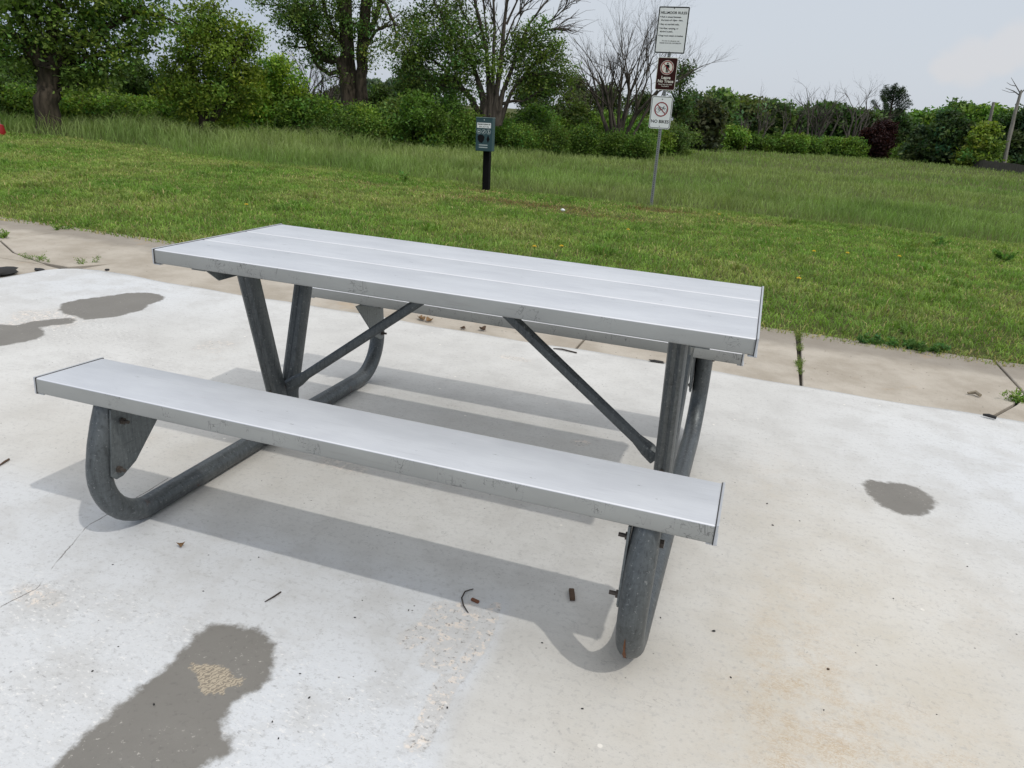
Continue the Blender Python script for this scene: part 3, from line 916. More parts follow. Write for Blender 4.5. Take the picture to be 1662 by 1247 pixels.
hub = MB(); hub.box((0, 0, 0.7115), (0.10, 0.15, 0.003)); hub.build('brace_plate', M_GALV2, tb, bevel=0.001)

# ------------------------------------------------------------------ signs
M_WHITE = plain('sign_white', (0.80, 0.82, 0.82), 0.45, 0, 0.05, 8)
M_BLACK = plain('sign_black', (0.010, 0.011, 0.012), 0.7, spec=0.1)
M_BROWN = plain('sign_brown', (0.036, 0.009, 0.008), 0.6, spec=0.15)
M_RED = plain('sign_red', (0.26, 0.012, 0.016), 0.6, spec=0.15)
M_PALE = plain('sign_pale', (0.72, 0.70, 0.62), 0.5)
M_BACK = plain('sign_metal', (0.42, 0.43, 0.44), 0.45, 0.6)
M_POST = plain('post_metal', (0.24, 0.25, 0.255), 0.5, 0.4, 0.25, 60)
M_TEAL = plain('teal_enamel', (0.026, 0.066, 0.076), 0.42, 0, 0.15, 25)
M_DKPOST = plain('black_post_paint', (0.006, 0.006, 0.0065), 0.7, 0, 0.2, 20, spec=0.1)


def text_mesh(lines, name, mat, parent, y):
    """lines: (string, x, z, size, align, bold) -> one flat lettering mesh facing -y"""
    for s, x, z, size, al, bold in lines:
        if s == '\u2022': continue
        verts, faces = [], []
        cu = bpy.data.curves.new('lettering', 'FONT')
        cu.body = s; cu.size = size; cu.align_x = al; cu.offset = bold; cu.resolution_u = 3
        cu.fill_mode = 'FRONT'
        ob = bpy.data.objects.new('lettering_source', cu)
        col.objects.link(ob)
        dg = bpy.context.evaluated_depsgraph_get()
        me = bpy.data.meshes.new_from_object(ob.evaluated_get(dg))
        b = len(verts)
        verts += [(x + v.co.x, y, z + v.co.y) for v in me.vertices]
        faces += [tuple(b + i for i in p.vertices) for p in me.polygons]
        bpy.data.objects.remove(ob); bpy.data.curves.remove(cu); bpy.data.meshes.remove(me)
        mb = MB(); mb.add(verts, faces); mb.build(name, mat, parent)
    for s, x, z, size, al, bold in lines:
        if s == '\u2022':
            mb = MB(); mb.disc((x + 0.008, y, z + 0.012), 0.0062, (0, -1, 0), (0, 0, 1), 10); mb.build('bullet', mat, parent)


def rrect(w, h, r, n=5):
    pts = []
    for cx, cz, a0 in ((w / 2 - r, h / 2 - r, 0), (-w / 2 + r, h / 2 - r, 90), (-w / 2 + r, -h / 2 + r, 180), (w / 2 - r, -h / 2 + r, 270)):
        for k in range(n + 1):
            a = math.radians(a0 + 90 * k / n); pts.append((cx + r * math.cos(a), cz + r * math.sin(a)))
    return pts


def ring_rect(mb, w, h, r, t, y, mat=0):
    o = rrect(w, h, r); i = rrect(w - 2 * t, h - 2 * t, max(r - t, 0.001))
    n = len(o)
    mb.add([(a, y, b) for a, b in o] + [(a, y, b) for a, b in i], [(k, (k + 1) % n, n + (k + 1) % n, n + k) for k in range(n)], mat)


sign = empty('sign_post', (-0.777, 9.875, -0.02))
tag(sign, 'leaning perforated metal post carrying a rules sign, a brown sign and a no bikes sign', 'sign post')
sign.rotation_euler = (0, math.radians(-0.6), 0)
ps = MB()
ps.box((0, 0, 1.40), (0.021, 0.021, 1.40))
for k in range(100):
    z = 0.06 + k * 0.0272
    ps.disc((0, -0.0216, z), 0.0065, (0, -1, 0), (0, 0, 1), 8, mat=1)
ps.build('post', [M_POST, M_BLACK], sign, bevel=0.003)


def panel(w, h, r, z, x, back, name):
    p = MB(); p.prism(rrect(w, h, r), -0.0015, 0.0015, axis=1)
    o = p.build(name, back, sign)
    o.location = (x, -0.0240, z)
    return o


YF = -0.0022
# rules sign
s1 = panel(0.440, 0.620, 0.018, 2.505, 0.0, M_WHITE, 'rules_panel')
bd = MB(); ring_rect(bd, 0.434, 0.614, 0.016, 0.015, YF); bd.build('border', M_BLACK, s1)
LN = [('HILLMOOR RULES', 0.0, 0.212, 0.047, 'CENTER', 0.0012)]
zz = 0.162
for s, bul, gap in (('Park is closed between', 1, 0.042), ('the hours of 10pm - 4am.', 0, 0.054), ('Stay on marked trails.', 1, 0.054), ('No fires, camping, or', 1, 0.042), ('alcohol in park.', 0, 0.054), ('Dogs must remain on leashes.', 1, 0.052)):
    if bul: LN.append(('\u2022', -0.193, zz, 0.045, 'LEFT', 0.003))
    LN.append((s, -0.172, zz, 0.0305 if 'leashes' not in s else 0.0285, 'LEFT', 0.0008)); zz -= gap
LN += [('For a list of ordinances, visit', 0.0, -0.150, 0.022, 'CENTER', 0.0004), ('PLEASE SCAN QR CODE BELOW', 0.0, -0.180, 0.0215, 'CENTER', 0.0005)]
text_mesh(LN, 'lettering', M_BLACK, s1, YF)
for z_, r_ in ((0.285, 0.007), (-0.285, 0.004)):
    bb = MB(); bb.disc((0, YF, z_), r_, (0, -1, 0), (0, 0, 1), 10); bb.build('bolt', M_BLACK, s1)


def no_symbol(par, z, R_, t, mat_in=None, y=YF):
    if mat_in is not None:
        d = MB(); d.disc((0, y - 0.0004, z), R_ * 1.07, (0, -1, 0), (0, 0, 1), 32); d.build('symbol_ground', mat_in, par)
    d = MB()
    d.disc((0, y - 0.0014, z), R_, (0, -1, 0), (0, 0, 1), 36, r_in=R_ - t)
    a = math.radians(-45); c, s_ = math.cos(a), math.sin(a)
    l, hw = R_ - t * 0.6, t * 0.42
    d.add([(c * p - s_ * q, y - 0.0012, z + s_ * p + c * q) for p, q in ((-l, -hw), (l, -hw), (l, hw), (-l, hw))], [(0, 1, 2, 3)])
    return d.build('prohibition_ring', M_RED, par)


# brown sign
s2 = panel(0.292, 0.448, 0.024, 1.918, -0.005, M_BROWN, 'brown_panel')
bd = MB(); ring_rect(bd, 0.2915, 0.4475, 0.024, 0.007, YF); bd.build('border', M_PALE, s2)
no_symbol(s2, 0.085, 0.092, 0.013, M_PALE)
fg = MB(); yy = YF - 0.0008
fg.disc((0.004, yy, 0.142), 0.013, (0, -1, 0), (0, 0, 1), 12)
fg.add([(a, yy, b) for a, b in ((-0.020, 0.126), (0.028, 0.126), (0.026, 0.070), (-0.016, 0.070))], [(0, 1, 2, 3)])
fg.add([(a, yy, b) for a, b in ((-0.015, 0.070), (0.003, 0.070), (0.003, 0.018), (-0.013, 0.018))], [(0, 1, 2, 3)])
fg.add([(a, yy, b) for a, b in ((0.008, 0.070), (0.026, 0.070), (0.024, 0.018), (0.008, 0.018))], [(0, 1, 2, 3)])
fg.add([(a, yy, b) for a, b in ((-0.022, 0.120), (-0.046, 0.090), (-0.040, 0.084), (-0.016, 0.110))], [(0, 1, 2, 3)])
fg.add([(a, yy, b) for a, b in ((0.028, 0.122), (0.038, 0.085), (0.031, 0.083), (0.024, 0.105))], [(0, 1, 2, 3)])
for a, b in ((-0.053, 0.078), (-0.062, 0.060), (-0.049, 0.055), (-0.058, 0.040)):
    fg.add([(a - 0.004, yy, b), (a, yy, b - 0.005), (a + 0.004, yy, b), (a, yy, b + 0.005)], [(0, 1, 2, 3)])
fg.build('litter_figure', M_BLACK, s2)
text_mesh([('Leave', 0, -0.070, 0.058, 'CENTER', 0.0018), ('No Trace', 0, -0.120, 0.058, 'CENTER', 0.0018), ('Please Pack Out what', 0, -0.152, 0.023, 'CENTER', 0.0004), ('You Pack In', 0, -0.178, 0.023, 'CENTER', 0.0004)], 'lettering', M_PALE, s2, YF)

# no bikes sign
s3 = panel(0.318, 0.462, 0.034, 1.380, -0.018, M_WHITE, 'bike_panel')
bd = MB(); ring_rect(bd, 0.300, 0.444, 0.028, 0.0075, YF); bd.build('border', M_BLACK, s3)
bk = MB(); yy = YF - 0.0006
zc = 0.045
for cx in (-0.050, 0.048):
    bk.disc((cx, yy, zc - 0.012), 0.034, (0, -1, 0), (0, 0, 1), 24, r_in=0.029)
def bar(a, b, w=0.0028):
    a = np.array(a); b = np.array(b); d = (b - a) / np.linalg.norm(b - a); q = np.array((-d[1], d[0])) * w
    bk.add([(p[0], yy - 0.0002, p[1]) for p in (a - q, b - q, b + q, a + q)], [(0, 1, 2, 3)])
for a, b in (((-0.050, zc - 0.012), (-0.022, zc + 0.030)), ((-0.050, zc - 0.012), (-0.004, zc - 0.014)), ((-0.004, zc - 0.014), (-0.024, zc + 0.026)), ((-0.004, zc - 0.014), (0.032, zc + 0.026)), ((-0.024, zc + 0.024), (0.033, zc + 0.026)), ((0.048, zc - 0.012), (0.030, zc + 0.040)), ((0.030, zc + 0.040), (0.046, zc + 0.044)), ((-0.034, zc + 0.036), (-0.014, zc + 0.038))):
    bar(a, b)
bk.build('bicycle_symbol', M_BLACK, s3)
no_symbol(s3, 0.045, 0.103, 0.015)
text_mesh([('NO BIKES', 0, -0.148, 0.062, 'CENTER', 0.0016)], 'lettering', M_BLACK, s3, YF)
for z_, r_ in ((0.185, 0.008), (-0.195, 0.006)):
    bb = MB(); bb.disc((0, YF, z_), r_, (0, -1, 0), (0, 0, 1), 10); bb.build('bolt', M_BLACK, s3)

# dog-bag dispenser
bag = empty('bag_dispenser', (-3.41, 9.56, -0.02))
tag(bag, 'dark teal pet waste bag box on a short black post in the lawn', 'bag dispenser')
bag.rotation_euler = (0, math.radians(-1.6), 0)
p = MB(); p.box((0, 0, 0.42), (0.052, 0.052, 0.42)); p.build('post', M_DKPOST, bag, bevel=0.004)
p = MB(); p.box((0, -0.115, 0.868), (0.137, 0.062, 0.248)); box = p.build('bag_box', M_TEAL, bag, bevel=0.006)
yb = -0.1782
p = MB(); p.box((0, -0.117, 1.1185), (0.140, 0.066, 0.003)); p.build('lid', plain('teal_lid', (0.20, 0.30, 0.31), 0.35), box, bevel=0.002)
p = MB(); p.add([(-0.118, yb, 0.965), (0.112, yb, 0.965), (0.112, yb, 1.042), (-0.118, yb, 1.042)], [(0, 1, 2, 3)]); lb = p.build('notice', M_WHITE, box)
text_mesh([('PLEASE CLEAN UP', -0.003, 1.010, 0.0258, 'CENTER', 0.0011), ('after your dog', -0.003, 0.977, 0.028, 'CENTER', 0.0003)], 'lettering', M_BLACK, lb, yb - 0.0008)
M_PRINT = plain('pale_print', (0.42, 0.48, 0.48), 0.5)
yq = yb - 0.0005
for cx, polys in ((-0.085, [((-0.107, 0.920), (-0.065, 0.920), (-0.070, 0.898), (-0.100, 0.898))]), (-0.004, [((-0.024, 0.895), (-0.010, 0.890), (0.018, 0.928), (0.004, 0.930))]),
                  (0.076, [((0.066, 0.935), (0.076, 0.937), (0.084, 0.890), (0.072, 0.886)), ((0.080, 0.912), (0.098, 0.898), (0.096, 0.890), (0.078, 0.902))])):
    p = MB(); p.disc((cx, yb - 0.0003, 0.910), 0.036, (0, -1, 0), (0, 0, 1), 24, r_in=0.031)
    for q in polys: p.add([(a, yq, b) for a, b in q], [(0, 1, 2, 3)])
    p.build('pictogram', M_PRINT, box)
p = MB(); p.disc((0.0, yq, 1.085), 0.010, (0, -1, 0), (0, 0, 1), 10); p.build('lock', M_PRINT, box)
p = MB()
p.add([(a, yb - 0.0004, b) for a, b in ((-0.105, 0.845), (-0.07, 0.868), (-0.02, 0.862), (0.012, 0.835), (0.000, 0.78), (-0.03, 0.742), (-0.07, 0.748), (-0.1, 0.79))], [tuple(range(8))])
p.add([(a, yb - 0.0004, b) for a, b in ((0.045, 0.80), (0.070, 0.865), (0.097, 0.80), (0.070, 0.745))], [(0, 1, 2, 3)])
p.build('dispenser_slot', M_BLACK, box)
p = MB()
for z in (0.705, 0.670):
    p.add([(a, yb - 0.0004, b) for a, b in ((-0.08, z), (0.065, z), (0.065, z + 0.014), (-0.08, z + 0.014))], [(0, 1, 2, 3)])
p.build('print_lines', plain('pale_print_line', (0.42, 0.48, 0.48), 0.5), box)
#TREES#
# ------------------------------------------------------------------ trees and shrubs
def leaf_cloud(name, centres, spread, count, size, colour, rng, parent, var=0.28, flat=0.75, tips=None, gloss_up=0.35, aspect=0.55):
    """many small leaf faces gathered in clumps round the given centres"""
    count = int(count * DENS * FINE); size = size * 1.12 / math.sqrt(FINE)
    n = len(centres) * count
    c = np.repeat(centres, count, 0)
    off = np.clip(rng.randn(n, 3), -1.9, 1.9) * np.repeat(np.broadcast_to(spread, (len(centres),)), count)[:, None]
    off[:, 2] *= flat
    p = c + off
    nrm = rng.randn(n, 3); nrm[:, 2] += gloss_up * 2
    nrm /= np.linalg.norm(nrm, axis=1)[:, None]
    t = rng.randn(n, 3); t -= nrm * (t * nrm).sum(1)[:, None]; t /= np.linalg.norm(t, axis=1)[:, None] + 1e-9
    b = np.cross(nrm, t)
    s = (size * (0.6 + 0.8 * rng.rand(n)))[:, None]
    w = s * aspect
    V = np.stack([p - t * s * 0.5, p + b * w * 0.5 - nrm * s * 0.06, p + t * s * 0.5, p - b * w * 0.5 - nrm * s * 0.06], 1).reshape(-1, 3)
    k = np.arange(n) * 4
    Q = np.stack([k, k + 1, k + 2, k + 3], 1)
    colour = np.array(colour) * np.array([2.18, 2.10, 1.88])
    ct = 1 + var * rng.randn(len(centres), 1)
    hue = rng.randn(len(centres), 1) * 0.10
    cc = colour * np.clip(ct, 0.45, 1.7)
    cc = cc * np.concatenate([1 + hue * 1.3, np.ones_like(hue), 1 - hue], 1)
    T = np.repeat(cc, count, 0) * (0.72 + 0.56 * rng.rand(n, 1))
    T = np.repeat(np.clip(T, 0.004, 0.5), 4, 0)
    return np_mesh(name, V, [Q], M_LEAF, parent, tint=T)


DENS = 1.25      # leaves per clump
FINE = 2.4       # the same leaf area cut into smaller leaves


def lobe_points(lobes, per, rng, lump=0.5):
    """clump centres inside a list of (centre, radius) lobes, thicker towards the outside"""
    out = []
    for c, r in lobes:
        n = max(3, int(1.75 * per * (r ** 1.6)))
        d = rng.randn(n, 3); d /= np.linalg.norm(d, axis=1)[:, None]
        q = r * (0.25 + 0.75 * rng.rand(n) ** 0.6) * (1 + 0.16 * np.clip(rng.randn(n), -1.5, 1.5))
        out.append(np.array(c) + d * q[:, None] * np.array([1, 1, 0.92]))
    return np.concatenate(out)


def twig_tubes(mb, a, b, r0, r1, rng, n=4, wob=0.08, sides=5):
    a = np.array(a, float); b = np.array(b, float); L = np.linalg.norm(b - a)
    pts = []; rad = []
    for i in range(n + 1):
        t = i / n
        w = math.sin(PI * t) * wob * L
        pts.append(a + (b - a) * t + rng.randn(3) * w * 0.5 + np.array([0, 0, w * 0.4])); rad.append(r0 + (r1 - r0) * t)
    mb.tube(pts, rad, n=sides, cap=False)
    return pts


def px_lobes(lob, d, rng, dj=0.5):
    """lobes given where the photo shows them, pushed to real depth"""
    out = []
    for q in lob:
        u, v, r = q[:3]
        rm = r / FPX * d
        dd = d + (q[3] if len(q) > 3 else rng.uniform(-dj, dj) * max(rm, 0.6))
        out.append((at(u, v, dd), r / FPX * dd))
    return out


def px_limb(pts, d, off=None):
    """limb as (u, v, width) in the photo -> points and radii at distance d"""
    P_, r_ = [], []
    for i, q in enumerate(pts):
        dd = d + (q[3] if len(q) > 3 else 0)
        P_.append(at(q[0], q[1], dd)); r_.append(q[2] / FPX * dd / 2)
    return P_, r_


def ragged(pts, rad, rng, amp=0.12):
    """resample a limb with small kinks so that it does not look like a hose"""
    P_, r_ = [], []
    for i in range(len(pts) - 1):
        for k in range(3):
            t = k / 3
            P_.append(pts[i] * (1 - t) + pts[i + 1] * t + (rng.randn(3) * rad[i] * amp if (i or k) else 0)); r_.append((rad[i] * (1 - t) + rad[i + 1] * t) * (1 + 0.04 * rng.randn()))
    P_.append(pts[-1]); r_.append(rad[-1])
    return P_, r_


def tree(name, label, cat, d, limbs, lobes, colour, leaf=0.12, per=26, count=26, seed=1, bark=None, group=None, spread=0.22, var=0.28, twigs=True, base=None, dj=0.5, bare=()):
    rng = np.random.RandomState(seed)
    L0 = px_limb(limbs[0], d)[0][0] if base is None else base
    b0 = np.array([L0[0], L0[1], -0.02])
    root = empty(name, tuple(b0))
    tag(root, label, cat, group)
    mb = MB(); nodes = []
    for i, l in enumerate(limbs):
        P_, r_ = px_limb(l, d)
        if abs(P_[0][2]) < 0.9 and i == 0: P_[0][2] = -0.05
        P_, r_ = ragged(P_, r_, rng)
        mb.tube([p - b0 for p in P_], r_, n=9 if r_[0] > 0.08 else 6, cap=True)
        nodes += list(zip(P_, r_))
    LB = px_lobes(lobes, d, rng, dj)
    cen = lobe_points(LB, per, rng)
    NP = np.array([p for p, r in nodes]); NR = np.array([r for p, r in nodes])
    if twigs:
        for c, r in LB:
            k = np.argmin(np.linalg.norm(NP - c, axis=1) + np.where(NP[:, 2] > c[2], 1.0, 0) * 1.0)
            r0 = min(NR[k] * 0.6, 0.035 + 0.02 * r)
            twig_tubes(mb, NP[k] - b0, c - b0, r0, r0 * 0.4, rng)
            kk = rng.choice(len(cen), min(len(cen), 400), replace=False)
            near = [cen[j] for j in kk if np.linalg.norm(cen[j] - c) < r * 1.1][:9]
            for q in near: twig_tubes(mb, c - b0, q - b0, r0 * 0.4, 0.004, rng, 3, 0.12, 4)
    for i in bare:
        P_, r_ = px_limb(limbs[i], d)
        tot = len(P_) - 1
        for k in range(11):
            q = tot * (0.35 + 0.65 * rng.rand()); j = min(int(q), tot - 1); f = q - j
            p0 = P_[j] * (1 - f) + P_[j + 1] * f; ax = P_[j + 1] - P_[j]; ax = ax / np.linalg.norm(ax)
            sd_ = rng.randn(3); sd_ -= ax * (sd_ @ ax); sd_ /= np.linalg.norm(sd_)
            L = rng.uniform(0.4, 0.9); e = p0 + (ax * 0.9 + sd_ * 0.6 + np.array([0, 0, 0.25])) * L
            pts = twig_tubes(mb, p0 - b0, e - b0, 0.016, 0.005, rng, 4, 0.08, 4)
            for _ in range(3):
                m_ = pts[rng.randint(1, 4)]; e2 = m_ + (ax + rng.randn(3) * 0.55) * L * 0.45
                twig_tubes(mb, m_, e2, 0.008, 0.003, rng, 3, 0.08, 3)
    mb.build('trunk', bark or M_BARK, root, smooth=True, angle=70)
    cen = cen[cen[:, 2] > 0.15]
    leaf_cloud('crown', cen - b0, spread, count, leaf, colour, rng, root, var)
    return root


def dead_tree(name, label, d, base_uv, top_v, spread_px, stems, seed, group=None, bark=None, levels=4, width=9, lean=0.0, cat='dead tree', dens=1.0, open_=1.0):
    rng = np.random.RandomState(seed)
    b = at(base_uv[0], base_uv[1], d); b[2] = -0.05
    root = empty(name, tuple(b)); tag(root, label, cat, group)
    Ht = at(base_uv[0], top_v, d)[2]
    sp = spread_px / FPX * d
    tr, br = MB(), MB()
    def grow(p, dirv, L, r, lev, mbx):
        n = 5
        pts = [p]; rad = [r]; dv = dirv / np.linalg.norm(dirv); kids = []
        for i in range(n):
            dv = dv + rng.randn(3) * 0.13; dv[2] += 0.05; dv /= np.linalg.norm(dv)
            pts.append(pts[-1] + dv * L / n); rad.append(r * (1 - 0.62 * (i + 1) / n))
            kids.append((pts[-1], dv.copy(), rad[-1]))
        mbx.tube(pts, rad, n=6 if lev < 2 else 4, cap=lev >= levels)
        if lev >= levels: return
        m = int((2 + rng.rand() * 2.6) * dens) + 1
        for _ in range(m):
            i = rng.randint(2 if lev == 1 else 1, n); q, dq, rq = kids[i]
            side = rng.randn(3); side -= dq * (side @ dq); side /= np.linalg.norm(side)
            nd = dq * (0.8 + 0.3 * rng.rand()) + side * (0.55 + 0.35 * rng.rand()) * open_
            nd[2] += 0.10
            grow(q, nd, L * (0.42 + 0.28 * rng.rand()), rq * 0.68, lev + 1, br)
    for k in range(stems):
        a = rng.rand() * 2 * PI
        t = (k + 0.5) / stems * 2 - 1
        rv = np.array([CR[0], CR[1], 0]); fv = np.array([CF[0], CF[1], 0])
        dirv = np.array([0, 0, 1.0]) + rv * t * sp / Ht * 0.9 + fv * rng.uniform(-1, 1) * sp / Ht * 0.8 + rv * lean
        grow(np.array([0, 0, 0.0]) + rv * t * 0.12, dirv, Ht * (0.66 + 0.12 * rng.rand()) * (1 - 0.12 * abs(t)) / np.linalg.norm(dirv), width / FPX * d / 2 * (0.8 + 0.4 * rng.rand()), 1, tr)
    tr.build('trunk', bark or M_BARK2, root, smooth=True, angle=70)
    br.build('branches', bark or M_BARK2, root)
    return root


def shrub(label, d, u, v, r, colour, seed, leaf=0.10, per=30, count=24, group='shrubs along the meadow edge', name='shrub', h=1.0, cat='shrub', spread=0.16, var=0.26, stem=True):
    """a leafy mound: several lobes over a few stems, resting on the ground"""
    rng = np.random.RandomState(seed)
    c = at(u, v, d); rm = r / FPX * d
    b = np.array([c[0], c[1], -0.02])
    root = empty(name, tuple(b)); tag(root, label, cat, group)
    top = c[2] + rm * 0.55 * h * rng.uniform(0.45, 1.35)
    LB = []
    for k in range(int(16 * max(1.0, top / max(rm, 0.2)))):
        t = rng.rand() ** 0.8; a = 2 * PI * rng.rand()
        q = rm * 1.10 * (1 - 0.55 * t) * rng.rand() ** 0.5; rr = rm * (0.38 - 0.20 * t) * rng.uniform(0.7, 1.25)
        LB.append((np.array([c[0] + q * math.cos(a), c[1] + q * math.sin(a), max(t * top - rr * 0.5, rr * 0.5)]), rr))
    for k in range(9):
        a = 2 * PI * rng.rand(); q = rm * 1.15 * rng.rand() ** 0.6; hz = top * rng.uniform(0.70, 1.18) * (1 - 0.30 * q / rm)
        for j in range(2):
            LB.append((np.array([c[0] + q * math.cos(a), c[1] + q * math.sin(a), max(hz - 0.16 * j, 0.15)]), rm * rng.uniform(0.07, 0.15)))
    cen = lobe_points(LB, per, rng)
    cen = cen[cen[:, 2] > 0.06]
    if stem:
        mb = MB()
        for k in range(6):
            q = LB[rng.randint(len(LB))][0]
            twig_tubes(mb, (rng.uniform(-.2, .2) * rm, rng.uniform(-.2, .2) * rm, 0), q - b, 0.035, 0.008, rng, 4, 0.1)
        mb.build('stem', M_BARK, root, smooth=True)
    leaf_cloud('foliage', cen - b, spread, count, leaf, np.array(colour) * rng.uniform(0.85, 1.18), rng, root, var * 1.35)
    return root


DK = (0.024, 0.048, 0.012); MD = (0.046, 0.085, 0.018); LT = (0.085, 0.140, 0.026); YG = (0.098, 0.145, 0.022); GR = (0.045, 0.068, 0.026)
# left: big spreading tree with a stout trunk
tree('spreading_tree', 'large dark leafy tree with a stout brown trunk at the far left', 'tree', 21.0,
     [[(77, 196, 34), (77, 165, 29), (78, 130, 28), (78, 104, 34)], [(74, 106, 20), (52, 82, 17), (25, 62, 14), (-10, 40, 11)], [(82, 104, 18), (110, 84, 13), (160, 55, 9), (215, 20, 7), (262, 25, 4), (290, 40, 2)],
      [(79, 106, 18), (84, 60, 14), (92, 10, 11), (100, -60, 8)], [(72, 96, 14), (45, 60, 10), (30, 20, 8), (20, -40, 6)], [(84, 108, 10), (130, 98, 7), (180, 85, 5), (215, 70, 3)]],
     [(62, 78, 30), (105, 58, 42), (140, 95, 40), (108, 116, 26), (168, 62, 38), (170, 108, 30), (62, 30, 38), (12, 92, 26), (190, 22, 34), (238, 12, 30), (258, 40, 18), (232, 50, 24), (140, 15, 45), (90, -20, 55), (20, 8, 36), (200, 86, 26), (128, 138, 18), (60, 112, 20), (8, 60, 14), (-10, 20, 40), (40, -50, 60), (150, -60, 70), (220, -40, 50)],
     (0.078, 0.130, 0.032), 0.15, 13, 26, seed=3, spread=0.20, var=0.36)
# young yellow-green multi-stem tree
tree('young_tree', 'young bright green multi stemmed tree between the stout trunk and the rounded bush', 'tree', 22.0,
     [[(327, 198, 7), (322, 160, 6), (312, 110, 5), (300, 60, 3)], [(335, 197, 7), (338, 140, 6), (345, 70, 4), (347, 5, 2)], [(343, 197, 6), (356, 150, 5), (385, 90, 4), (402, 55, 2)], [(331, 197, 6), (305, 165, 5), (285, 135, 4), (270, 115, 2)], [(347, 198, 6), (365, 165, 5), (385, 135, 4)]],
     [(345, 18, 20), (334, 44, 24), (352, 62, 30), (312, 66, 24), (382, 52, 24), (400, 74, 24), (330, 95, 34), (372, 98, 34), (290, 108, 28), (322, 130, 28), (358, 136, 30), (285, 140, 22), (395, 116, 26), (310, 30, 12), (303, 52, 14), (412, 50, 13), (300, 160, 18), (375, 160, 24), (325, 12, 10), (300, 178, 18), (365, 180, 20), (395, 160, 24), (275, 150, 18), (345, 150, 24), (405, 140, 22), (325, 165, 16)],
     (0.080, 0.122, 0.020), 0.115, 30, 24, seed=7, spread=0.16, var=0.24)
BUSH = 'shrubs along the meadow edge'
for i, (lab, d, u, v, r, c) in enumerate([
    ('rounded bright green bush right of the young multi stemmed tree', 23.0, 443, 128, 46, (0.095, 0.160, 0.022)),
    ('low green bush at the foot of the rounded bright bush', 22.5, 480, 172, 26, (0.055, 0.10, 0.017)),
    ('dark tall bush between the stout trunk and the young tree', 26.0, 225, 130, 42, (0.030, 0.055, 0.013)),
    ('dark bush directly behind the stems of the young tree', 26.5, 290, 150, 36, (0.032, 0.060, 0.013)),
    ('pale green brambles left of the stout tree trunk', 24.0, 28, 162, 26, LT),
    ('pale green brambles right beside the stout tree trunk', 24.0, 130, 165, 28, LT),
    ('pale green brambles second to the right of the stout trunk', 24.0, 182, 172, 26, LT),
    ('pale green brambles third to the right of the stout trunk', 24.0, 236, 176, 24, LT),
    ('pale green brambles fourth to the right under the young tree', 24.0, 284, 182, 20, (0.075, 0.125, 0.024)),
    ('low bush filling the gap right of the young tree stems', 24.5, 392, 178, 30, (0.050, 0.092, 0.017)),
    ('low bush between the young tree and the rounded bright bush', 24.0, 425, 184, 24, (0.056, 0.10, 0.018)),
    ('dark tall bush far behind the stout trunk on its left', 28.0, 30, 128, 46, (0.034, 0.062, 0.015)),
    ('dark tall bush far behind the stout trunk on its right', 28.0, 118, 134, 44, (0.032, 0.060, 0.015)),
    ('dark bush far behind the leftmost brambles at the edge', 28.0, -30, 130, 46, (0.034, 0.062, 0.015)),
    ('leafy bush at the left edge of the picture below the big boughs', 24.5, -8, 140, 40, (0.038, 0.068, 0.018)),
]):
    shrub(lab, d, u, v, r, c, 100 + i, leaf=0.13 if i in (2, 3) else 0.12)

# tall multi-trunk tree
tree('tall_tree', 'tall dark barked tree with three close trunks and a crooked left limb', 'tree', 25.5,
     [[(585, 206, 22), (585, 160, 18), (588, 110, 17), (592, 40, 17), (598, -40, 14)], [(566, 206, 24), (563, 160, 20), (560, 115, 18), (561, 60, 17), (556, 0, 14), (550, -50, 11)], [(573, 190, 11), (573, 120, 10), (569, 60, 9), (566, -20, 8)],
      [(558, 122, 12), (548, 98, 12), (522, 94, 11), (505, 78, 10), (495, 50, 8), (486, 20, 6), (475, -20, 5)], [(557, 116, 7), (535, 120, 6), (516, 108, 5), (505, 92, 3)], [(558, 72, 9), (540, 52, 7), (528, 20, 6), (520, -30, 5)], [(592, 60, 9), (606, 40, 8), (615, 10, 7), (612, -40, 5)],
      [(598, -10, 8), (625, 5, 5), (638, 35, 4), (645, 65, 2)], [(586, 90, 5), (610, 50, 4), (630, 40, 2)]],
     [(452, 12, 16), (478, 14, 28), (496, 38, 28), (512, 62, 26), (530, 30, 26), (545, 70, 24), (537, 98, 20), (480, 48, 16), (508, 8, 30), (556, 20, 22), (586, 62, 20), (592, 92, 18), (576, 38, 20), (604, 92, 12), (612, 66, 12), (424, 6, 12), (465, -15, 30), (520, -40, 50), (585, -40, 55), (640, -30, 30), (602, 20, 18), (500, 92, 14), (472, 76, 12), (540, 125, 14), (470, 30, 26), (500, 58, 26), (520, 84, 22), (485, 10, 26), (545, 50, 22), (515, 44, 22)],
     (0.060, 0.100, 0.026), 0.115, 15, 22, seed=12, spread=0.17, var=0.32, bare=(7, 8, 6))
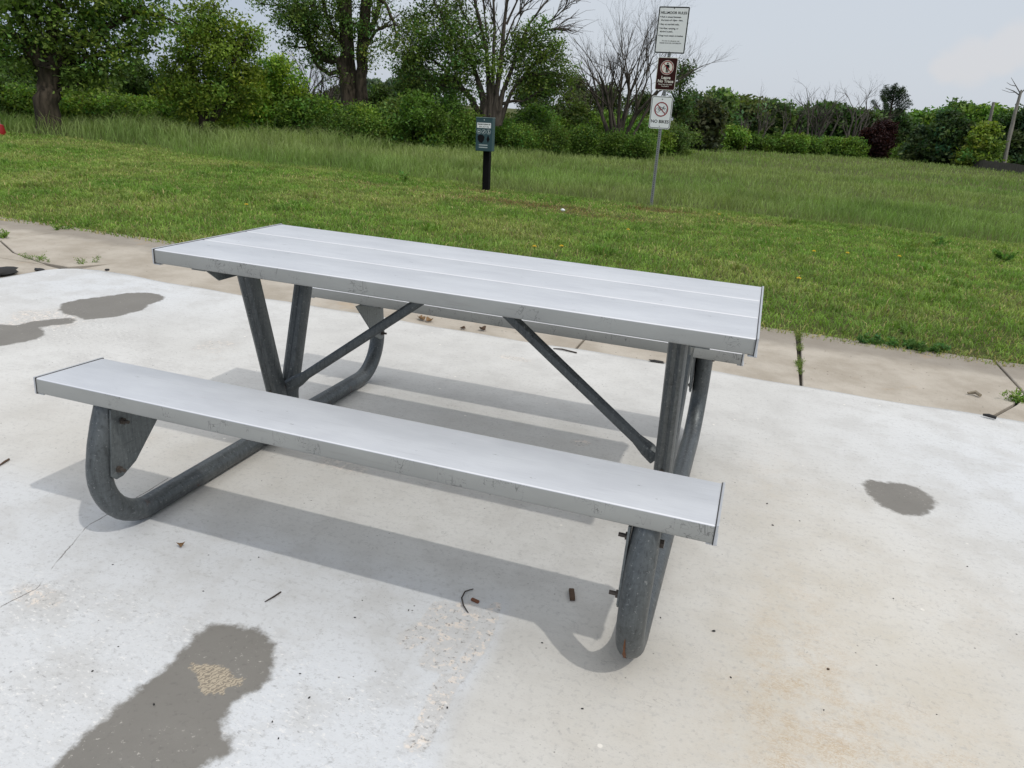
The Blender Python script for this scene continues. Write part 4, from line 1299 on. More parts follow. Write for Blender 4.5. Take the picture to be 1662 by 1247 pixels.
# multi-stem tree half bare
rngb = np.random.RandomState(4)
stems5 = [[(790, 205, 14), (786, 165, 12), (770, 110, 8), (735, 50, 6), (705, 5, 4)], [(796, 205, 14), (794, 150, 11), (790, 80, 8), (772, 10, 6), (765, -40, 4)], [(802, 205, 16), (806, 150, 13), (815, 80, 9), (822, 10, 7), (825, -40, 5)],
          [(806, 204, 12), (816, 150, 10), (838, 90, 7), (858, 40, 5), (885, 5, 3), (905, -20, 2)], [(784, 204, 10), (765, 160, 8), (735, 125, 6), (700, 95, 4), (672, 80, 2)], [(798, 203, 10), (800, 120, 8), (803, 50, 6), (800, -30, 4)],
          [(810, 203, 9), (830, 150, 7), (860, 110, 5), (890, 85, 3)], [(812, 170, 5), (832, 164, 4), (848, 165, 3)], [(840, 85, 5), (875, 45, 3), (905, 25, 2), (925, 5, 1.5)], [(848, 66, 4), (885, 50, 2.5), (915, 45, 1.5)], [(822, 40, 5), (840, 0, 3), (850, -30, 2)], [(812, 90, 5), (835, 30, 3), (862, -5, 2), (872, -25, 1.5)], [(775, 60, 4), (750, 20, 3), (738, -20, 2)], [(790, 60, 4), (785, 10, 3), (782, -30, 2)], [(830, 60, 3), (848, 20, 2), (856, -20, 1.5)]]
stems5 = [[(u, v, w * (1.0 if v > 150 else 0.72)) for u, v, w in l] for l in stems5]
tree('half_bare_tree', 'half bare tree fanning out many stems right behind the bag dispenser', 'tree', 24.0, stems5,
     [(700, 62, 26), (676, 50, 20), (664, 92, 18), (652, 118, 16), (690, 112, 26), (720, 34, 24), (726, 84, 26), (745, 118, 24), (758, 60, 20), (776, 100, 24), (790, 58, 14), (742, 10, 18), (842, 70, 18), (868, 82, 24), (890, 66, 18), (905, 118, 18), (866, 122, 24), (838, 132, 20), (820, 100, 16), (880, 140, 18), (648, 60, 12), (690, 20, 18), (760, 150, 18), (915, 124, 10), (862, 52, 16), (720, 140, 18), (700, -15, 25), (665, 74, 22), (690, 88, 24), (706, 48, 24), (735, 66, 22), (670, 112, 20), (752, 92, 22), (730, 108, 22), (685, 34, 18), (880, 100, 20), (895, 90, 16), (850, 104, 20), (868, 62, 14), (650, 84, 20), (712, 70, 26), (690, 130, 22), (760, 128, 24), (778, 76, 22), (800, 120, 22), (905, 100, 14), (858, 136, 22), (900, 138, 18), (720, 12, 20), (660, 30, 16), (745, 36, 22), (630, 70, 14), (780, 40, 14), (836, 92, 20), (908, 138, 18), (892, 62, 16), (918, 124, 14), (874, 44, 14), (905, 84, 14), (840, 60, 16)],
     (0.056, 0.092, 0.023), 0.115, 18, 22, seed=21, bark=M_BARK2, spread=0.18, var=0.3, bare=(0, 1, 2, 3, 5, 6, 8, 9, 10, 11, 12, 13, 14))
dead_tree('dead_tree', 'bare grey dead tree fanning up just left of the sign post', 25.5, (1008, 205), 48, 52, 10, 31, width=7, levels=5, dens=0.95, bark=M_BARK2, open_=0.72)
dead_tree('bare_shrub', 'grey leafless thicket left of the tall three trunk tree', 29.0, (512, 205), 92, 45, 10, 33, width=5, levels=4, cat='bare shrub', bark=M_DEAD)
dead_tree('bare_shrub', 'small bare sapling between the half bare tree and the dead tree', 30.0, (940, 205), 118, 22, 4, 35, width=3, levels=4, cat='bare shrub')
tree('slender_tree', 'slender leafy tree rising just behind the sign panels', 'tree', 34.0,
     [[(1096, 222, 7), (1099, 180, 6), (1104, 140, 4), (1110, 105, 2)], [(1100, 170, 3), (1090, 150, 2), (1084, 130, 1.5)]],
     [(1112, 104, 9), (1104, 118, 9), (1117, 118, 8), (1108, 134, 12), (1096, 142, 9), (1116, 150, 9), (1100, 160, 13), (1112, 172, 12), (1090, 172, 12), (1098, 190, 14), (1116, 190, 10)],
     (0.038, 0.066, 0.020), 0.14, 26, 20, seed=41, spread=0.18)

# hedge of shrubs from the tall tree to the sign
HG = [
    ('small bush just left of the tall tree base', 22.5, 520, 190, 28), ('bush right at the foot of the three tall trunks', 22.0, 563, 194, 30), ('bush just right of the three tall trunks', 22.0, 604, 190, 30),
    ('second bush to the right of the three tall trunks', 21.5, 640, 194, 32), ('third bush to the right of the three tall trunks', 21.5, 676, 194, 34), ('fourth bush right of the tall trunks beside the dispenser', 21.5, 716, 196, 36),
    ('bush directly left of the teal dispenser box', 21.5, 752, 202, 32), ('bush directly behind the teal dispenser box', 22.0, 795, 206, 32), ('bush first to the right of the teal dispenser', 22.0, 836, 206, 32),
    ('bush second to the right of the teal dispenser', 22.5, 872, 204, 34), ('bush third to the right of the teal dispenser', 23.0, 908, 204, 34), ('bush third to the left of the sign post', 23.5, 944, 206, 34),
    ('bush second to the left of the sign post in front of the dead tree', 24.0, 982, 208, 34), ('bush first to the left of the sign post', 25.0, 1022, 212, 34), ('bush directly behind the sign post', 26.5, 1060, 214, 32), ('low bush just right of the sign post', 28.5, 1096, 218, 26)]
for i, (lab, d, u, v, r) in enumerate(HG):
    c = [(0.058, 0.108, 0.020), (0.044, 0.086, 0.017), (0.070, 0.120, 0.022), (0.050, 0.080, 0.022)][i % 4]
    q_ = random.Random(i * 7 + 3)
    shrub(lab, d + 0.8 + 3.0 * max(0, min(1, (u - 600) / 300)) + q_.uniform(-0.8, 1.4), u, v - 2 + q_.uniform(-6, 5), r * q_.uniform(0.78, 1.22), c, 200 + i, leaf=q_.uniform(0.085, 0.135), group='shrubs along the meadow edge')
LB_ = ['under the crooked left limb', 'left of the three tall trunks', 'right of the three tall trunks', 'midway between the tall trunks and the dispenser', 'well left of the teal dispenser', 'just left of the teal dispenser', 'just right of the teal dispenser', 'below the right side of the half bare tree', 'midway between the dispenser and the sign', 'below the bare dead tree', 'just left of the sign post']
for i, (lab, u) in enumerate(zip(LB_, (505, 545, 592, 636, 690, 738, 852, 898, 948, 1000, 1042))):
    q_ = random.Random(i + 90)
    shrub('low bramble in the tall grass ' + lab, 22.6 + max(0, u - 700) * 0.009 + q_.uniform(-0.5, 0.8), u, 205 + (u - 500) * 0.050, q_.uniform(14, 22), (0.056, 0.100, 0.021), 240 + i, leaf=0.085, group='low brambles before the shrubs', name='bramble', cat='bramble')
for i, (lab, d, u, v, r, c) in enumerate([
    ('dark taller thicket seen between the tall trunks and the half bare tree', 27, 618, 160, 24, (0.034, 0.060, 0.016)), ('dark thicket left of the half bare tree stems', 27.5, 668, 158, 30, (0.034, 0.062, 0.016)), ('dark thicket touching the half bare tree from the left', 28, 722, 160, 34, (0.030, 0.055, 0.015)),
    ('dark thicket just right of the half bare tree', 28, 872, 168, 36, (0.032, 0.056, 0.016)), ('brownish thicket left of the dead tree', 30, 930, 172, 32, (0.042, 0.056, 0.022)), ('dark thicket right behind the dead tree', 31, 985, 176, 28, (0.038, 0.056, 0.022)), ('dark thicket right of the dead tree behind the sign', 33, 1045, 178, 34, (0.036, 0.056, 0.020)), ('dull thicket behind the crooked left limb', 29, 545, 170, 28, (0.040, 0.058, 0.022))]):
    shrub(lab, d + 3, u, v - 2, r, c, 260 + i, leaf=0.12, per=24, count=22, group='dark thickets behind the shrubs', h=2.0, name='thicket', cat='thicket')


# ---- the far tree line on the right
def far_tree(label, d, u, vtop, vbase, hw, colour, seed, leaf=0.26, group='trees of the far tree line', conif=False, n=18, per=9, count=26, trunk_w=4):
    rng = np.random.RandomState(seed)
    b = at(u, vbase, d); b[2] = -0.02
    Ht = at(u, vtop, d)[2]; R_ = hw / FPX * d
    root = empty('conifer' if conif else 'far_tree', tuple(b)); tag(root, label, 'tree', group)
    LB = []
    if conif:
        for k in range(n):
            t = (k + 0.5) / n
            rr = R_ * (1 - t) ** 0.8 * 0.55 + 0.15
            for j in range(3):
                a = rng.rand() * 2 * PI
                LB.append((np.array([math.cos(a) * rr * 0.9, math.sin(a) * rr * 0.9, Ht * (0.06 + 0.92 * t)]), rr * 0.75))
    else:
        for k in range(n):
            t = 0.12 + 0.80 * (k + rng.rand()) / n
            prof = math.sin(PI * min(1, 0.25 + 0.62 * t)) ** 0.7
            a = rng.rand() * 2 * PI; q = R_ * prof * (0.3 + 0.5 * rng.rand()); rr = R_ * (0.36 + 0.20 * rng.rand())
            LB.append((np.array([math.cos(a) * q, math.sin(a) * q, min(Ht * t, Ht - rr * 1.2 - 0.35)]), rr))
        LB.append((np.array([0, 0, Ht - R_ * 0.42 - 0.4]), R_ * 0.36))
    cen = lobe_points(LB, per, rng); cen = cen[cen[:, 2] > 0.2]
    mb = MB()
    mb.tube([(0, 0, 0), (rng.uniform(-.1, .1), 0, Ht * 0.4), (rng.uniform(-.2, .2), 0, Ht * 0.86)], [trunk_w / FPX * d * 0.5, trunk_w / FPX * d * 0.4, 0.03], n=6)
    for c, r in LB[::2]:
        twig_tubes(mb, (0, 0, c[2] * 0.6), c, 0.05, 0.015, rng, 3, 0.1, 4)
    mb.build('trunk', M_BARK2, root, smooth=True)
    leaf_cloud('crown', cen, 0.32 if not conif else 0.24, int(count * 1.2), leaf * 1.35, np.array(colour) * 1.45, rng, root, 0.32)
    return root


FT = [
    ('grey green tree first right of the sign panels in the far line', 42, 1126, 146, 238, 22, (0.034, 0.052, 0.024), 0), ('tallest pale topped tree just right of the sign in the far line', 46, 1156, 138, 238, 25, (0.042, 0.068, 0.024), 0),
    ('brownish dark tree low in the far line right of the sign', 40, 1140, 160, 236, 17, (0.024, 0.030, 0.016), 0), ('dull green tree second from the sign in the far line', 48, 1192, 148, 240, 24, (0.044, 0.064, 0.026), 0),
    ('round topped tree before the bare saplings of the far line', 50, 1226, 152, 240, 20, (0.042, 0.066, 0.024), 0), ('small round tree with sky showing beside it in the far line', 50, 1258, 160, 240, 14, (0.038, 0.062, 0.022), 0),
    ('dark tree behind the leaning bare trunks on the left', 55, 1288, 168, 244, 19, (0.026, 0.052, 0.016), 0), ('broad dark tree behind the tallest bare trunks', 56, 1322, 158, 246, 24, (0.026, 0.054, 0.015), 0),
    ('dark tree right of the tallest bare trunks', 56, 1356, 164, 248, 23, (0.026, 0.052, 0.015), 0), ('dark tree behind the bare grey multi stem tree', 57, 1396, 170, 250, 24, (0.028, 0.050, 0.018), 0),
    ('wide dark tree behind the purple leaved bush', 60, 1440, 172, 252, 24, (0.026, 0.046, 0.018), 0), ('fresh green tree right of the tall pine', 62, 1478, 172, 254, 26, (0.046, 0.088, 0.019), 0),
    ('green round tree left of the twin tops', 62, 1508, 168, 256, 24, (0.042, 0.080, 0.018), 0), ('tree with twin crown tops in the far line', 63, 1534, 156, 257, 18, (0.040, 0.072, 0.020), 0),
    ('green domed tree right of the twin tops', 62, 1566, 164, 258, 24, (0.046, 0.086, 0.018), 0), ('bright domed tree behind the lime bush', 62, 1600, 164, 260, 24, (0.050, 0.092, 0.018), 0),
    ('dark domed tree between the two leaning poles', 61, 1628, 172, 262, 18, (0.026, 0.050, 0.016), 0), ('dark tree at the right edge behind the taller pole', 60, 1664, 156, 264, 22, (0.020, 0.034, 0.016), 0),
    ('dark spruce in front of the far domed trees', 52, 1528, 186, 258, 26, (0.020, 0.036, 0.015), 1), ('smaller dark spruce left of the lime bush', 52, 1562, 205, 259, 20, (0.022, 0.036, 0.014), 1), ('blue green shaggy spruce right of the purple bush', 53, 1492, 212, 254, 18, (0.028, 0.046, 0.022), 1), ('dark spruce behind the sign side of the bare shrubs', 41, 1118, 178, 236, 14, (0.022, 0.040, 0.015), 1)]
for i, (lab, d, u, vt, vb, hw, c, cf) in enumerate(FT):
    far_tree(lab, d, u, vt, vb, hw, c, 300 + i, conif=bool(cf))
FS = [('low bush first of the front row right of the sign', 36, 1152, 226, 17), ('low bush second of the front row right of the sign', 38, 1186, 222, 19), ('bright low bush below the bare saplings', 39, 1222, 224, 20), ('bright low bush right of the bare saplings', 40, 1258, 228, 19),
      ('low bush left of the leaning bare trunks', 42, 1290, 231, 16), ('low bush at the feet of the leaning bare trunks', 43, 1318, 236, 14), ('low bush right of the leaning bare trunks', 44, 1350, 234, 15), ('low bush under the bare grey multi stem tree', 45, 1382, 238, 13), ('low bright bush left of the purple bush', 46, 1410, 238, 14),
      ('low bright bush under the purple bush', 47, 1440, 241, 13), ('low dark bush right of the purple bush', 48, 1470, 244, 12), ('low bush in front of the blue green spruce', 48, 1500, 248, 11), ('low bush at the foot of the dark spruce', 49, 1534, 251, 11), ('small bush at the left foot of the lime bush', 49, 1566, 254, 12), ('low bush between the lime bush and the taller pole', 52, 1618, 254, 13), ('low bush right of the taller pole', 52, 1652, 256, 13)]
for i, (lab, d, u, v, r) in enumerate(FS):
    q_ = random.Random(i * 11 + 5)
    shrub(lab, d + 6 + q_.uniform(-2, 3), u, v + 2 + q_.uniform(-3, 3), r * q_.uniform(0.8, 1.35) * (1.0 if u < 1400 else 0.72), [(0.062, 0.112, 0.022), (0.074, 0.128, 0.024), (0.052, 0.096, 0.020)][i % 3], 400 + i, leaf=0.17, per=16, count=22, group='low bushes in front of the far tree line', spread=0.18)
shrub('round dark purple leaved bush in the far tree line', 51, 1432, 213, 17, (0.015, 0.0055, 0.0065), 450, leaf=0.2, per=16, count=24, group=None, spread=0.2)
far_tree('lime green pointed bush left of the two leaning poles', 50, 1592, 204, 258, 24, (0.062, 0.092, 0.018), 451, leaf=0.20, group=None, conif=True, n=9, per=9)
# bare trunks of the far line
DT = [('pale bare sapling leaning in the far line, leftmost of the bare trunks', 44, (1206, 236), 158, 9, 2, 4), ('bare crooked tree left of the small round far tree', 46, (1228, 236), 136, 16, 3, 4), ('bare pale tree behind the small round far tree', 47, (1262, 238), 140, 16, 2, 4), ('bare snag with upright twigs before the dark far trees', 50, (1284, 240), 134, 14, 3, 4),
      ('tallest bare far tree with a wide twiggy top', 50, (1312, 244), 120, 24, 4, 5), ('leaning bare trunk right beside the tallest bare far tree', 50, (1322, 245), 122, 26, 3, 5), ('bare grey multi stem tree left of the pine', 52, (1378, 248), 128, 32, 7, 4)]
for i, (lab, d, b, vt, sp, st, w) in enumerate(DT):
    dead_tree('bare_tree', lab, d, b, vt + 24, sp * 0.85, st, 500 + i, group='bare trees of the far line', bark=M_DEAD, levels=4, width=w, cat='bare tree', lean=0.03 * (i % 3), dens=0.8)
# tall pine with up-swept tiers
rng = np.random.RandomState(77)
b = at(1428, 252, 58); b[2] = -0.02; Ht = at(1428, 136, 58)[2]
pn = empty('pine_tree', tuple(b)); tag(pn, 'tall pine with up swept tufted branches above the far tree line', 'tree')
mb = MB(); mb.tube([(0, 0, 0), (0.05, 0, Ht * 0.5), (0, 0, Ht)], [0.16, 0.10, 0.03], n=7); cen = []
hx = math.atan2(CR[1], CR[0])
for k in range(18):
    t = 0.42 + 0.46 * (k + 0.5) / 18; a = hx + (0 if k % 2 else PI) + rng.uniform(-1.0, 1.0)
    L = (1.25 - 0.75 * (t - 0.42) / 0.46) * rng.uniform(0.85, 1.15)
    s_ = np.array([0, 0, Ht * t]); e = s_ + np.array([math.cos(a) * L, math.sin(a) * L, L * 0.95])
    mb.tube([s_, s_ * 0.5 + e * 0.5 - np.array([0, 0, 0.12 * L]), e], [0.035, 0.028, 0.012], n=4)
    for q in np.linspace(0.35, 1, 6): cen.append(s_ + (e - s_) * q - np.array([0, 0, 0.1 * L * math.sin(PI * q)]))
for k in range(22):
    z = Ht * rng.uniform(0.80, 1.0); a = rng.rand() * 2 * PI; cen.append(np.array([0.26 * math.cos(a), 0.26 * math.sin(a), z - 0.1]))
for k in range(7): cen.append(np.array([0, 0, Ht - 0.25 * k]))
mb.build('trunk', M_BARK, pn, smooth=True)
leaf_cloud('crown', np.array(cen), 0.085, 18, 0.17, (0.018, 0.032, 0.017), rng, pn, 0.2, flat=0.7, aspect=0.25)

# two leaning weathered poles and the dark fence at the right
for lab, d, pts, tw in (('shorter leaning bare grey pole near the right edge', 56, [(1596, 262, 4.5), (1602, 215, 4.2), (1608, 188, 4), (1613, 166, 3.6)], 0), ('taller leaning grey trunk with a few bare twigs at the right edge', 50, [(1630, 266, 5.5), (1638, 225, 5), (1646, 188, 4.5), (1656, 152, 3.5), (1658, 146, 2)], 1)):
    rng = np.random.RandomState(int(d))
    P_, r_ = px_limb(pts, d); b = np.array([P_[0][0], P_[0][1], -0.05]); P_[0][2] = -0.05
    e = empty('bare_pole', tuple(b)); tag(e, lab, 'bare pole', 'leaning bare poles')
    mb = MB(); P2_, r2_ = ragged(P_, r_, rng, 0.12); mb.tube([p - b for p in P2_], r2_, n=8); mb.build('trunk', M_POLE, e, smooth=True)
    if tw:
        tm = MB()
        for tp in ([(1656, 156, 1.6), (1645, 148, 1.2), (1632, 143, 0.5)], [(1657, 154, 1.6), (1648, 138, 1.0), (1641, 126, 0.4)], [(1657, 152, 1.6), (1668, 140, 1.0), (1680, 132, 0.5)], [(1648, 140, 1.0), (1640, 138, 0.7), (1634, 134, 0.4)], [(1650, 150, 1.0), (1638, 150, 0.6), (1626, 146, 0.4)]):
            q, r = px_limb(tp, d); tm.tube([p - b for p in q], r, n=5)
        tm.build('branches', M_DEAD, e)
fa, fb_ = at(1560, 264, 50), at(1760, 282, 44)
fe = empty('field_fence', (fa[0], fa[1], -0.02)); tag(fe, 'low dark board fence at the far right edge of the meadow', 'fence')
fv = np.array([fb_[0] - fa[0], fb_[1] - fa[1], 0]); Lf = np.linalg.norm(fv); fv /= Lf
RM = np.array([[fv[0], -fv[1], 0], [fv[1], fv[0], 0], [0, 0, 1]])
M_FENCE = plain('dark_fence_wood', (0.085, 0.078, 0.066), 0.9, 0, 0.4, 6)
fm = MB(); k = 0; rng = np.random.RandomState(2)
while k * 0.155 < Lf:
    fm.box(fv * (k * 0.155) + np.array([0, 0, 0.22 + 0.02 * rng.randn()]), (0.07, 0.012, 0.22), R=RM); k += 1
fm.build('boards', M_FENCE, fe)
k = 0
while k * 2.4 < Lf:
    pm = MB(); pm.box(fv * (k * 2.4) + np.array([-fv[1], fv[0], 0]) * 0.07 + np.array([0, 0, 0.24]), (0.05, 0.05, 0.26), R=RM); pm.build('fence_post', M_FENCE, fe); k += 1

# distant woods seen through the gap by the tall trunks
for i, (u, vt, hw, lab) in enumerate(((612, 122, 16, 'faint distant tree just right of the three tall trunks'), (636, 126, 14, 'faint distant tree seen left of the half bare tree'), (660, 124, 16, 'faint distant tree behind the half bare tree foliage'), (590, 122, 14, 'faint distant tree peeping between the tall trunks'))):
    far_tree(lab, 120, u, vt, 165, hw, (0.042, 0.062, 0.045), 600 + i, leaf=0.5, group='distant trees in the gap', n=10, per=4, count=20)

# ------------------------------------------------------------------ small things on the ground
rng = np.random.RandomState(9)
M_TWIG = plain('twig_bark', (0.045, 0.035, 0.028), 0.9, 0, 0.4, 90)
M_CHIP = plain('wood_chip', (0.085, 0.052, 0.032), 0.9, 0, 0.4, 90)
M_BLK = plain('black_rubber', (0.012, 0.012, 0.012), 0.7, 0, 0.3, 40)
M_DRY = plain('dry_leaf', (0.20, 0.12, 0.055), 0.8, 0, 0.4, 60)
M_PALEW = plain('grey_wood', (0.27, 0.23, 0.17), 0.9, 0, 0.3, 60)


def twig(name, label, cat, pts, rads, mat, group=None, n=6):
    mb = MB(); mb.tube(pts, rads, n=n)
    return tag(mb.build(name, mat, smooth=True, angle=60), label, cat, group)


def lump(name, label, cat, loc, size, mat, seed, rz=0.0, group=None):
    r = np.random.RandomState(seed)
    mb = MB(); n, m = 9, 5
    vs = []
    for j in range(m + 1):
        ph = PI * j / m - PI / 2
        for k in range(n):
            w = 2 * PI * k / n; q = 1 + 0.18 * r.randn()
            x, y, z = math.cos(ph) * math.cos(w) * size[0] * q, math.cos(ph) * math.sin(w) * size[1] * q, (math.sin(ph) + 1) * size[2]
            vs.append((x * math.cos(rz) - y * math.sin(rz), x * math.sin(rz) + y * math.cos(rz), z))
    fs = [(j * n + k, j * n + (k + 1) % n, (j + 1) * n + (k + 1) % n, (j + 1) * n + k) for j in range(m) for k in range(n)]
    mb.add(vs, fs); o = mb.build(name, mat, smooth=True, angle=70); o.location = loc
    return tag(o, label, cat, group)


def stick_px(pts, w, z=0.0):
    return [ground_at(u, v, z) + np.array([0, 0, w + hh]) for u, v, hh in pts], [w * k for k in ([0.6, 1, 0.9, 0.5][:len(pts)] if len(pts) <= 4 else [0.6] + [1] * (len(pts) - 2) + [0.5])]


P_, r_ = stick_px([(768, 957, 0), (755, 963, .004), (749, 975, .006), (752, 986, .004), (760, 996, 0)], 0.0022)
twig('twig', 'thin curved twig on the pad at the edge of the front bench shadow', 'twig', P_, r_, M_TWIG, n=5)
P_, r_ = stick_px([(430, 978, 0), (444, 971, .002), (456, 962, 0)], 0.0024)
twig('twig', 'short straight twig on the pad left of centre below the front bench', 'twig', P_, r_, M_TWIG, n=5)
P_, r_ = stick_px([(-2, 758, 0), (8, 752, .002), (15, 747, 0)], 0.004)
twig('twig', 'small brown twig on the pad at the left edge of the picture', 'twig', P_, r_, M_CHIP, n=5)
P_, r_ = stick_px([(1594, 677, 0.004), (1603, 679, .006), (1616, 682, 0.003)], 0.009)
twig('stick', 'dark stick on the far pad edge at the right', 'stick', P_, r_, M_BLK)
P_, r_ = stick_px([(1570, 641, 0.0), (1582, 642, .008), (1590, 646, 0.003)], 0.011, -0.012)
twig('wood_piece', 'broken grey wood piece on the right pavement slab', 'wood piece', P_, r_, M_PALEW)
P_, r_ = stick_px([(898, 567, 0), (912, 569, .003), (936, 574, 0)], 0.0045)
twig('stick', 'thin flat stick on the pad seen behind the right brace', 'stick', P_, r_, M_TWIG)
mb = MB(); c = ground_at(928, 968); a = math.radians(108)
mb.box((0, 0, 0.006), (0.0235, 0.0075, 0.005), R=np.array(Matrix.Rotation(a, 3, 'Z')))
o = mb.build('wood_chip', M_CHIP, bevel=0.002); o.location = (c[0], c[1], 0.0); tag(o, 'brown oblong wood chip in the front bench shadow', 'wood chip')
mb = MB(); c = ground_at(771, 977); mb.box((0, 0, 0.004), (0.012, 0.0045, 0.003), R=np.array(Matrix.Rotation(-0.25, 3, 'Z')))
o = mb.build('wood_chip', plain('red_bark', (0.16, 0.065, 0.035), 0.9), bevel=0.001); o.location = (c[0], c[1], 0.0); tag(o, 'small reddish bark chip beside the curved twig', 'wood chip')


def dry_leaf(label, u, v, s, seed, mat, z=0.0):
    r = np.random.RandomState(seed); c = ground_at(u, v, z); mb = MB(); vs = []; n = 7; a0 = r.rand() * 6
    for j in range(n):
        t = j / (n - 1); w = s * 0.38 * math.sin(PI * (0.05 + 0.93 * t)) * (1 + 0.2 * r.randn()); x = (t - 0.5) * s
        for q in (-1, -0.4, 0.4, 1):
            vs.append((x, q * w, 0.003 + abs(q) ** 1.6 * w * 1.1 + 0.25 * s * (t - 0.5) ** 2 * 2))
    fs = [(j * 4 + k, j * 4 + k + 1, (j + 1) * 4 + k + 1, (j + 1) * 4 + k) for j in range(n - 1) for k in range(3)]
    vs = [(x * math.cos(a0) - y * math.sin(a0), x * math.sin(a0) + y * math.cos(a0), zz) for x, y, zz in vs]
    mb.add(vs, fs); o = mb.build('dry_leaf', mat, smooth=True); o.location = (c[0], c[1], z)
    sd = o.modifiers.new('thickness', 'SOLIDIFY'); sd.thickness = 0.0008
    return tag(o, label, 'leaf', 'dry leaves along the far pad edge')


dry_leaf('upright curled brown leaf, left of the pair at the far pad edge', 684, 520, 0.075, 1, M_DRY, -0.012)
dry_leaf('small curled brown leaf, right of the pair at the far pad edge', 697, 523, 0.055, 5, M_DRY, -0.012)
dry_leaf('tiny dark curled leaf left of the brace on the pavement', 751, 535, 0.035, 3, M_CHIP, -0.012)
dry_leaf('small curled leaf just left of the right brace top', 783, 537, 0.05, 4, M_CHIP, -0.012)
dry_leaf('pale torn leaf on the pad below the left pipe bend', 294, 888, 0.022, 6, M_DRY)
lump('rubber_lump', 'black rubber lump at the left edge of the pad', 'rubber lump', tuple(ground_at(2, 447, -0.012)), (0.075, 0.12, 0.025), M_BLK, 1)
lump('rubber_scrap', 'flat black scrap on the pavement beside the rounded pad corner', 'rubber scrap', tuple(ground_at(65, 440, -0.012)), (0.05, 0.028, 0.009), M_BLK, 2)
lump('bark_chunk', 'small dark chunk on the far pad edge near its left corner', 'chunk', tuple(ground_at(174, 440)), (0.018, 0.02, 0.008), M_BLK, 3)
lump('bark_chunk', 'dark sliver on the far pad edge right under the back bench end', 'chunk', tuple(ground_at(1065, 588)), (0.045, 0.012, 0.006), M_BLK, 4)
lump('pebble', 'brown pebble on the pad near the right foot of the table', 'pebble', tuple(ground_at(1344, 1087)), (0.004, 0.003, 0.002), M_CHIP, 5)
lump('litter_scrap', 'tiny white scrap lying on the bare patch of lawn', 'litter', tuple(ground_at(913, 346) + np.array([0, 0, 0.02])), (0.03, 0.02, 0.02), M_WHITE, 6)
SEED = [(502, 1133), (487, 1094), (192, 1050), (183, 917), (567, 1135), (588, 975), (576, 1003), (663, 991), (726, 1149), (442, 1172), (452, 1199), (150, 1090), (250, 1144), (1158, 1025), (1254, 853), (1298, 846), (1570, 920), (1650, 1030), (1186, 1100), (1337, 1153), (1450, 972), (1245, 818), (945, 1151), (1072, 1003), (880, 1044), (420, 905), (330, 960), (1520, 1160)]
for i, (u, v) in enumerate(SEED):
    s = (0.0042 if i in (0, 13, 14, 21) else 0.0026) * (0.8 + 0.5 * rng.rand())
    lump('seed', 'tiny dark seed lying on the white pad', 'seed', tuple(ground_at(u, v)), (s, s * 0.6, s * 0.35), M_BLK, 700 + i, rz=rng.rand() * 3, group='dark seeds scattered on the pad')


# weeds in the joints
def weed(label, u, v, h, n, seed, colour=(0.09, 0.15, 0.03), z=-0.02, name='weed', spreadr=0.05, group='weeds in the pavement joints', leaf=0.022, line=None):
    r = np.random.RandomState(seed); c = ground_at(u, v, z)
    root = empty(name, (c[0], c[1], z)); tag(root, label, 'weed', group)
    mb = MB(); cen = []
    for k in range(n):
        o = np.zeros(3)
        if line is not None:
            o = np.array([line[0] * (r.rand() - .5), line[1] * (r.rand() - .5), 0])
        a = r.rand() * 2 * PI; L = h * (0.5 + 0.6 * r.rand())
        e = o + np.array([math.cos(a) * spreadr * (0.3 + r.rand()), math.sin(a) * spreadr * (0.3 + r.rand()), L])
        mb.tube([o, o * 0.5 + e * 0.5 + r.randn(3) * 0.006, e], [0.0017, 0.0014, 0.0008], n=4)
        for t in np.linspace(0.25, 1, 5): cen.append(o + (e - o) * t)
    mb.build('stem', plain(name + '_stem', (0.07, 0.085, 0.03), 0.8), root)
    leaf_cloud('leaves', np.array(cen), 0.010, 4, leaf, colour, r, root, 0.2, aspect=0.4)
    return root


weed('leafy weed in the crack left of the pad corner', 66, 424, 0.045, 8, 1, line=(0.24, 0.04), leaf=0.014)
weed('tall thin weed in the crack right of the pad corner', 147, 428, 0.055, 5, 2, line=(0.04, 0.16), leaf=0.014)
weed('low weed in the joint where it meets the lawn at the left', 108, 373, 0.05, 8, 3, line=(0.05, 0.5))
weed('small weed tuft on the slab at the left picture edge', 6, 388, 0.08, 6, 4)
weed('weed strip filling the joint near the lawn behind the table', 1297, 556, 0.022, 22, 5, (0.10, 0.13, 0.045), line=(0.015, 0.42), spreadr=0.014, leaf=0.010)
weed('weed strip filling the joint beside the pad edge', 1297, 600, 0.020, 18, 6, (0.09, 0.13, 0.035), line=(0.015, 0.40), spreadr=0.018, leaf=0.010)
weed('green grassy weed in the joint at the right picture edge', 1657, 655, 0.05, 10, 7, spreadr=0.08)
weed('broad leaved clover patch where the lawn meets the right slab', 1462, 566, 0.06, 30, 8, (0.050, 0.105, 0.03), line=(0.5, 0.10), group=None, name='clover', leaf=0.035)
weed('leafy weed standing in the lawn at the far right', 1626, 425, 0.13, 12, 9, (0.075, 0.15, 0.035), group='taller weeds in the lawn', spreadr=0.11, leaf=0.045)
weed('leafy weed in the lawn left of the one at the right edge', 1524, 400, 0.11, 9, 10, (0.08, 0.155, 0.035), group='taller weeds in the lawn', spreadr=0.10, leaf=0.04)
weed('leafy weed in the lawn left of the bag dispenser', 654, 296, 0.16, 8, 11, (0.085, 0.155, 0.035), group='taller weeds in the lawn', spreadr=0.10, leaf=0.045)

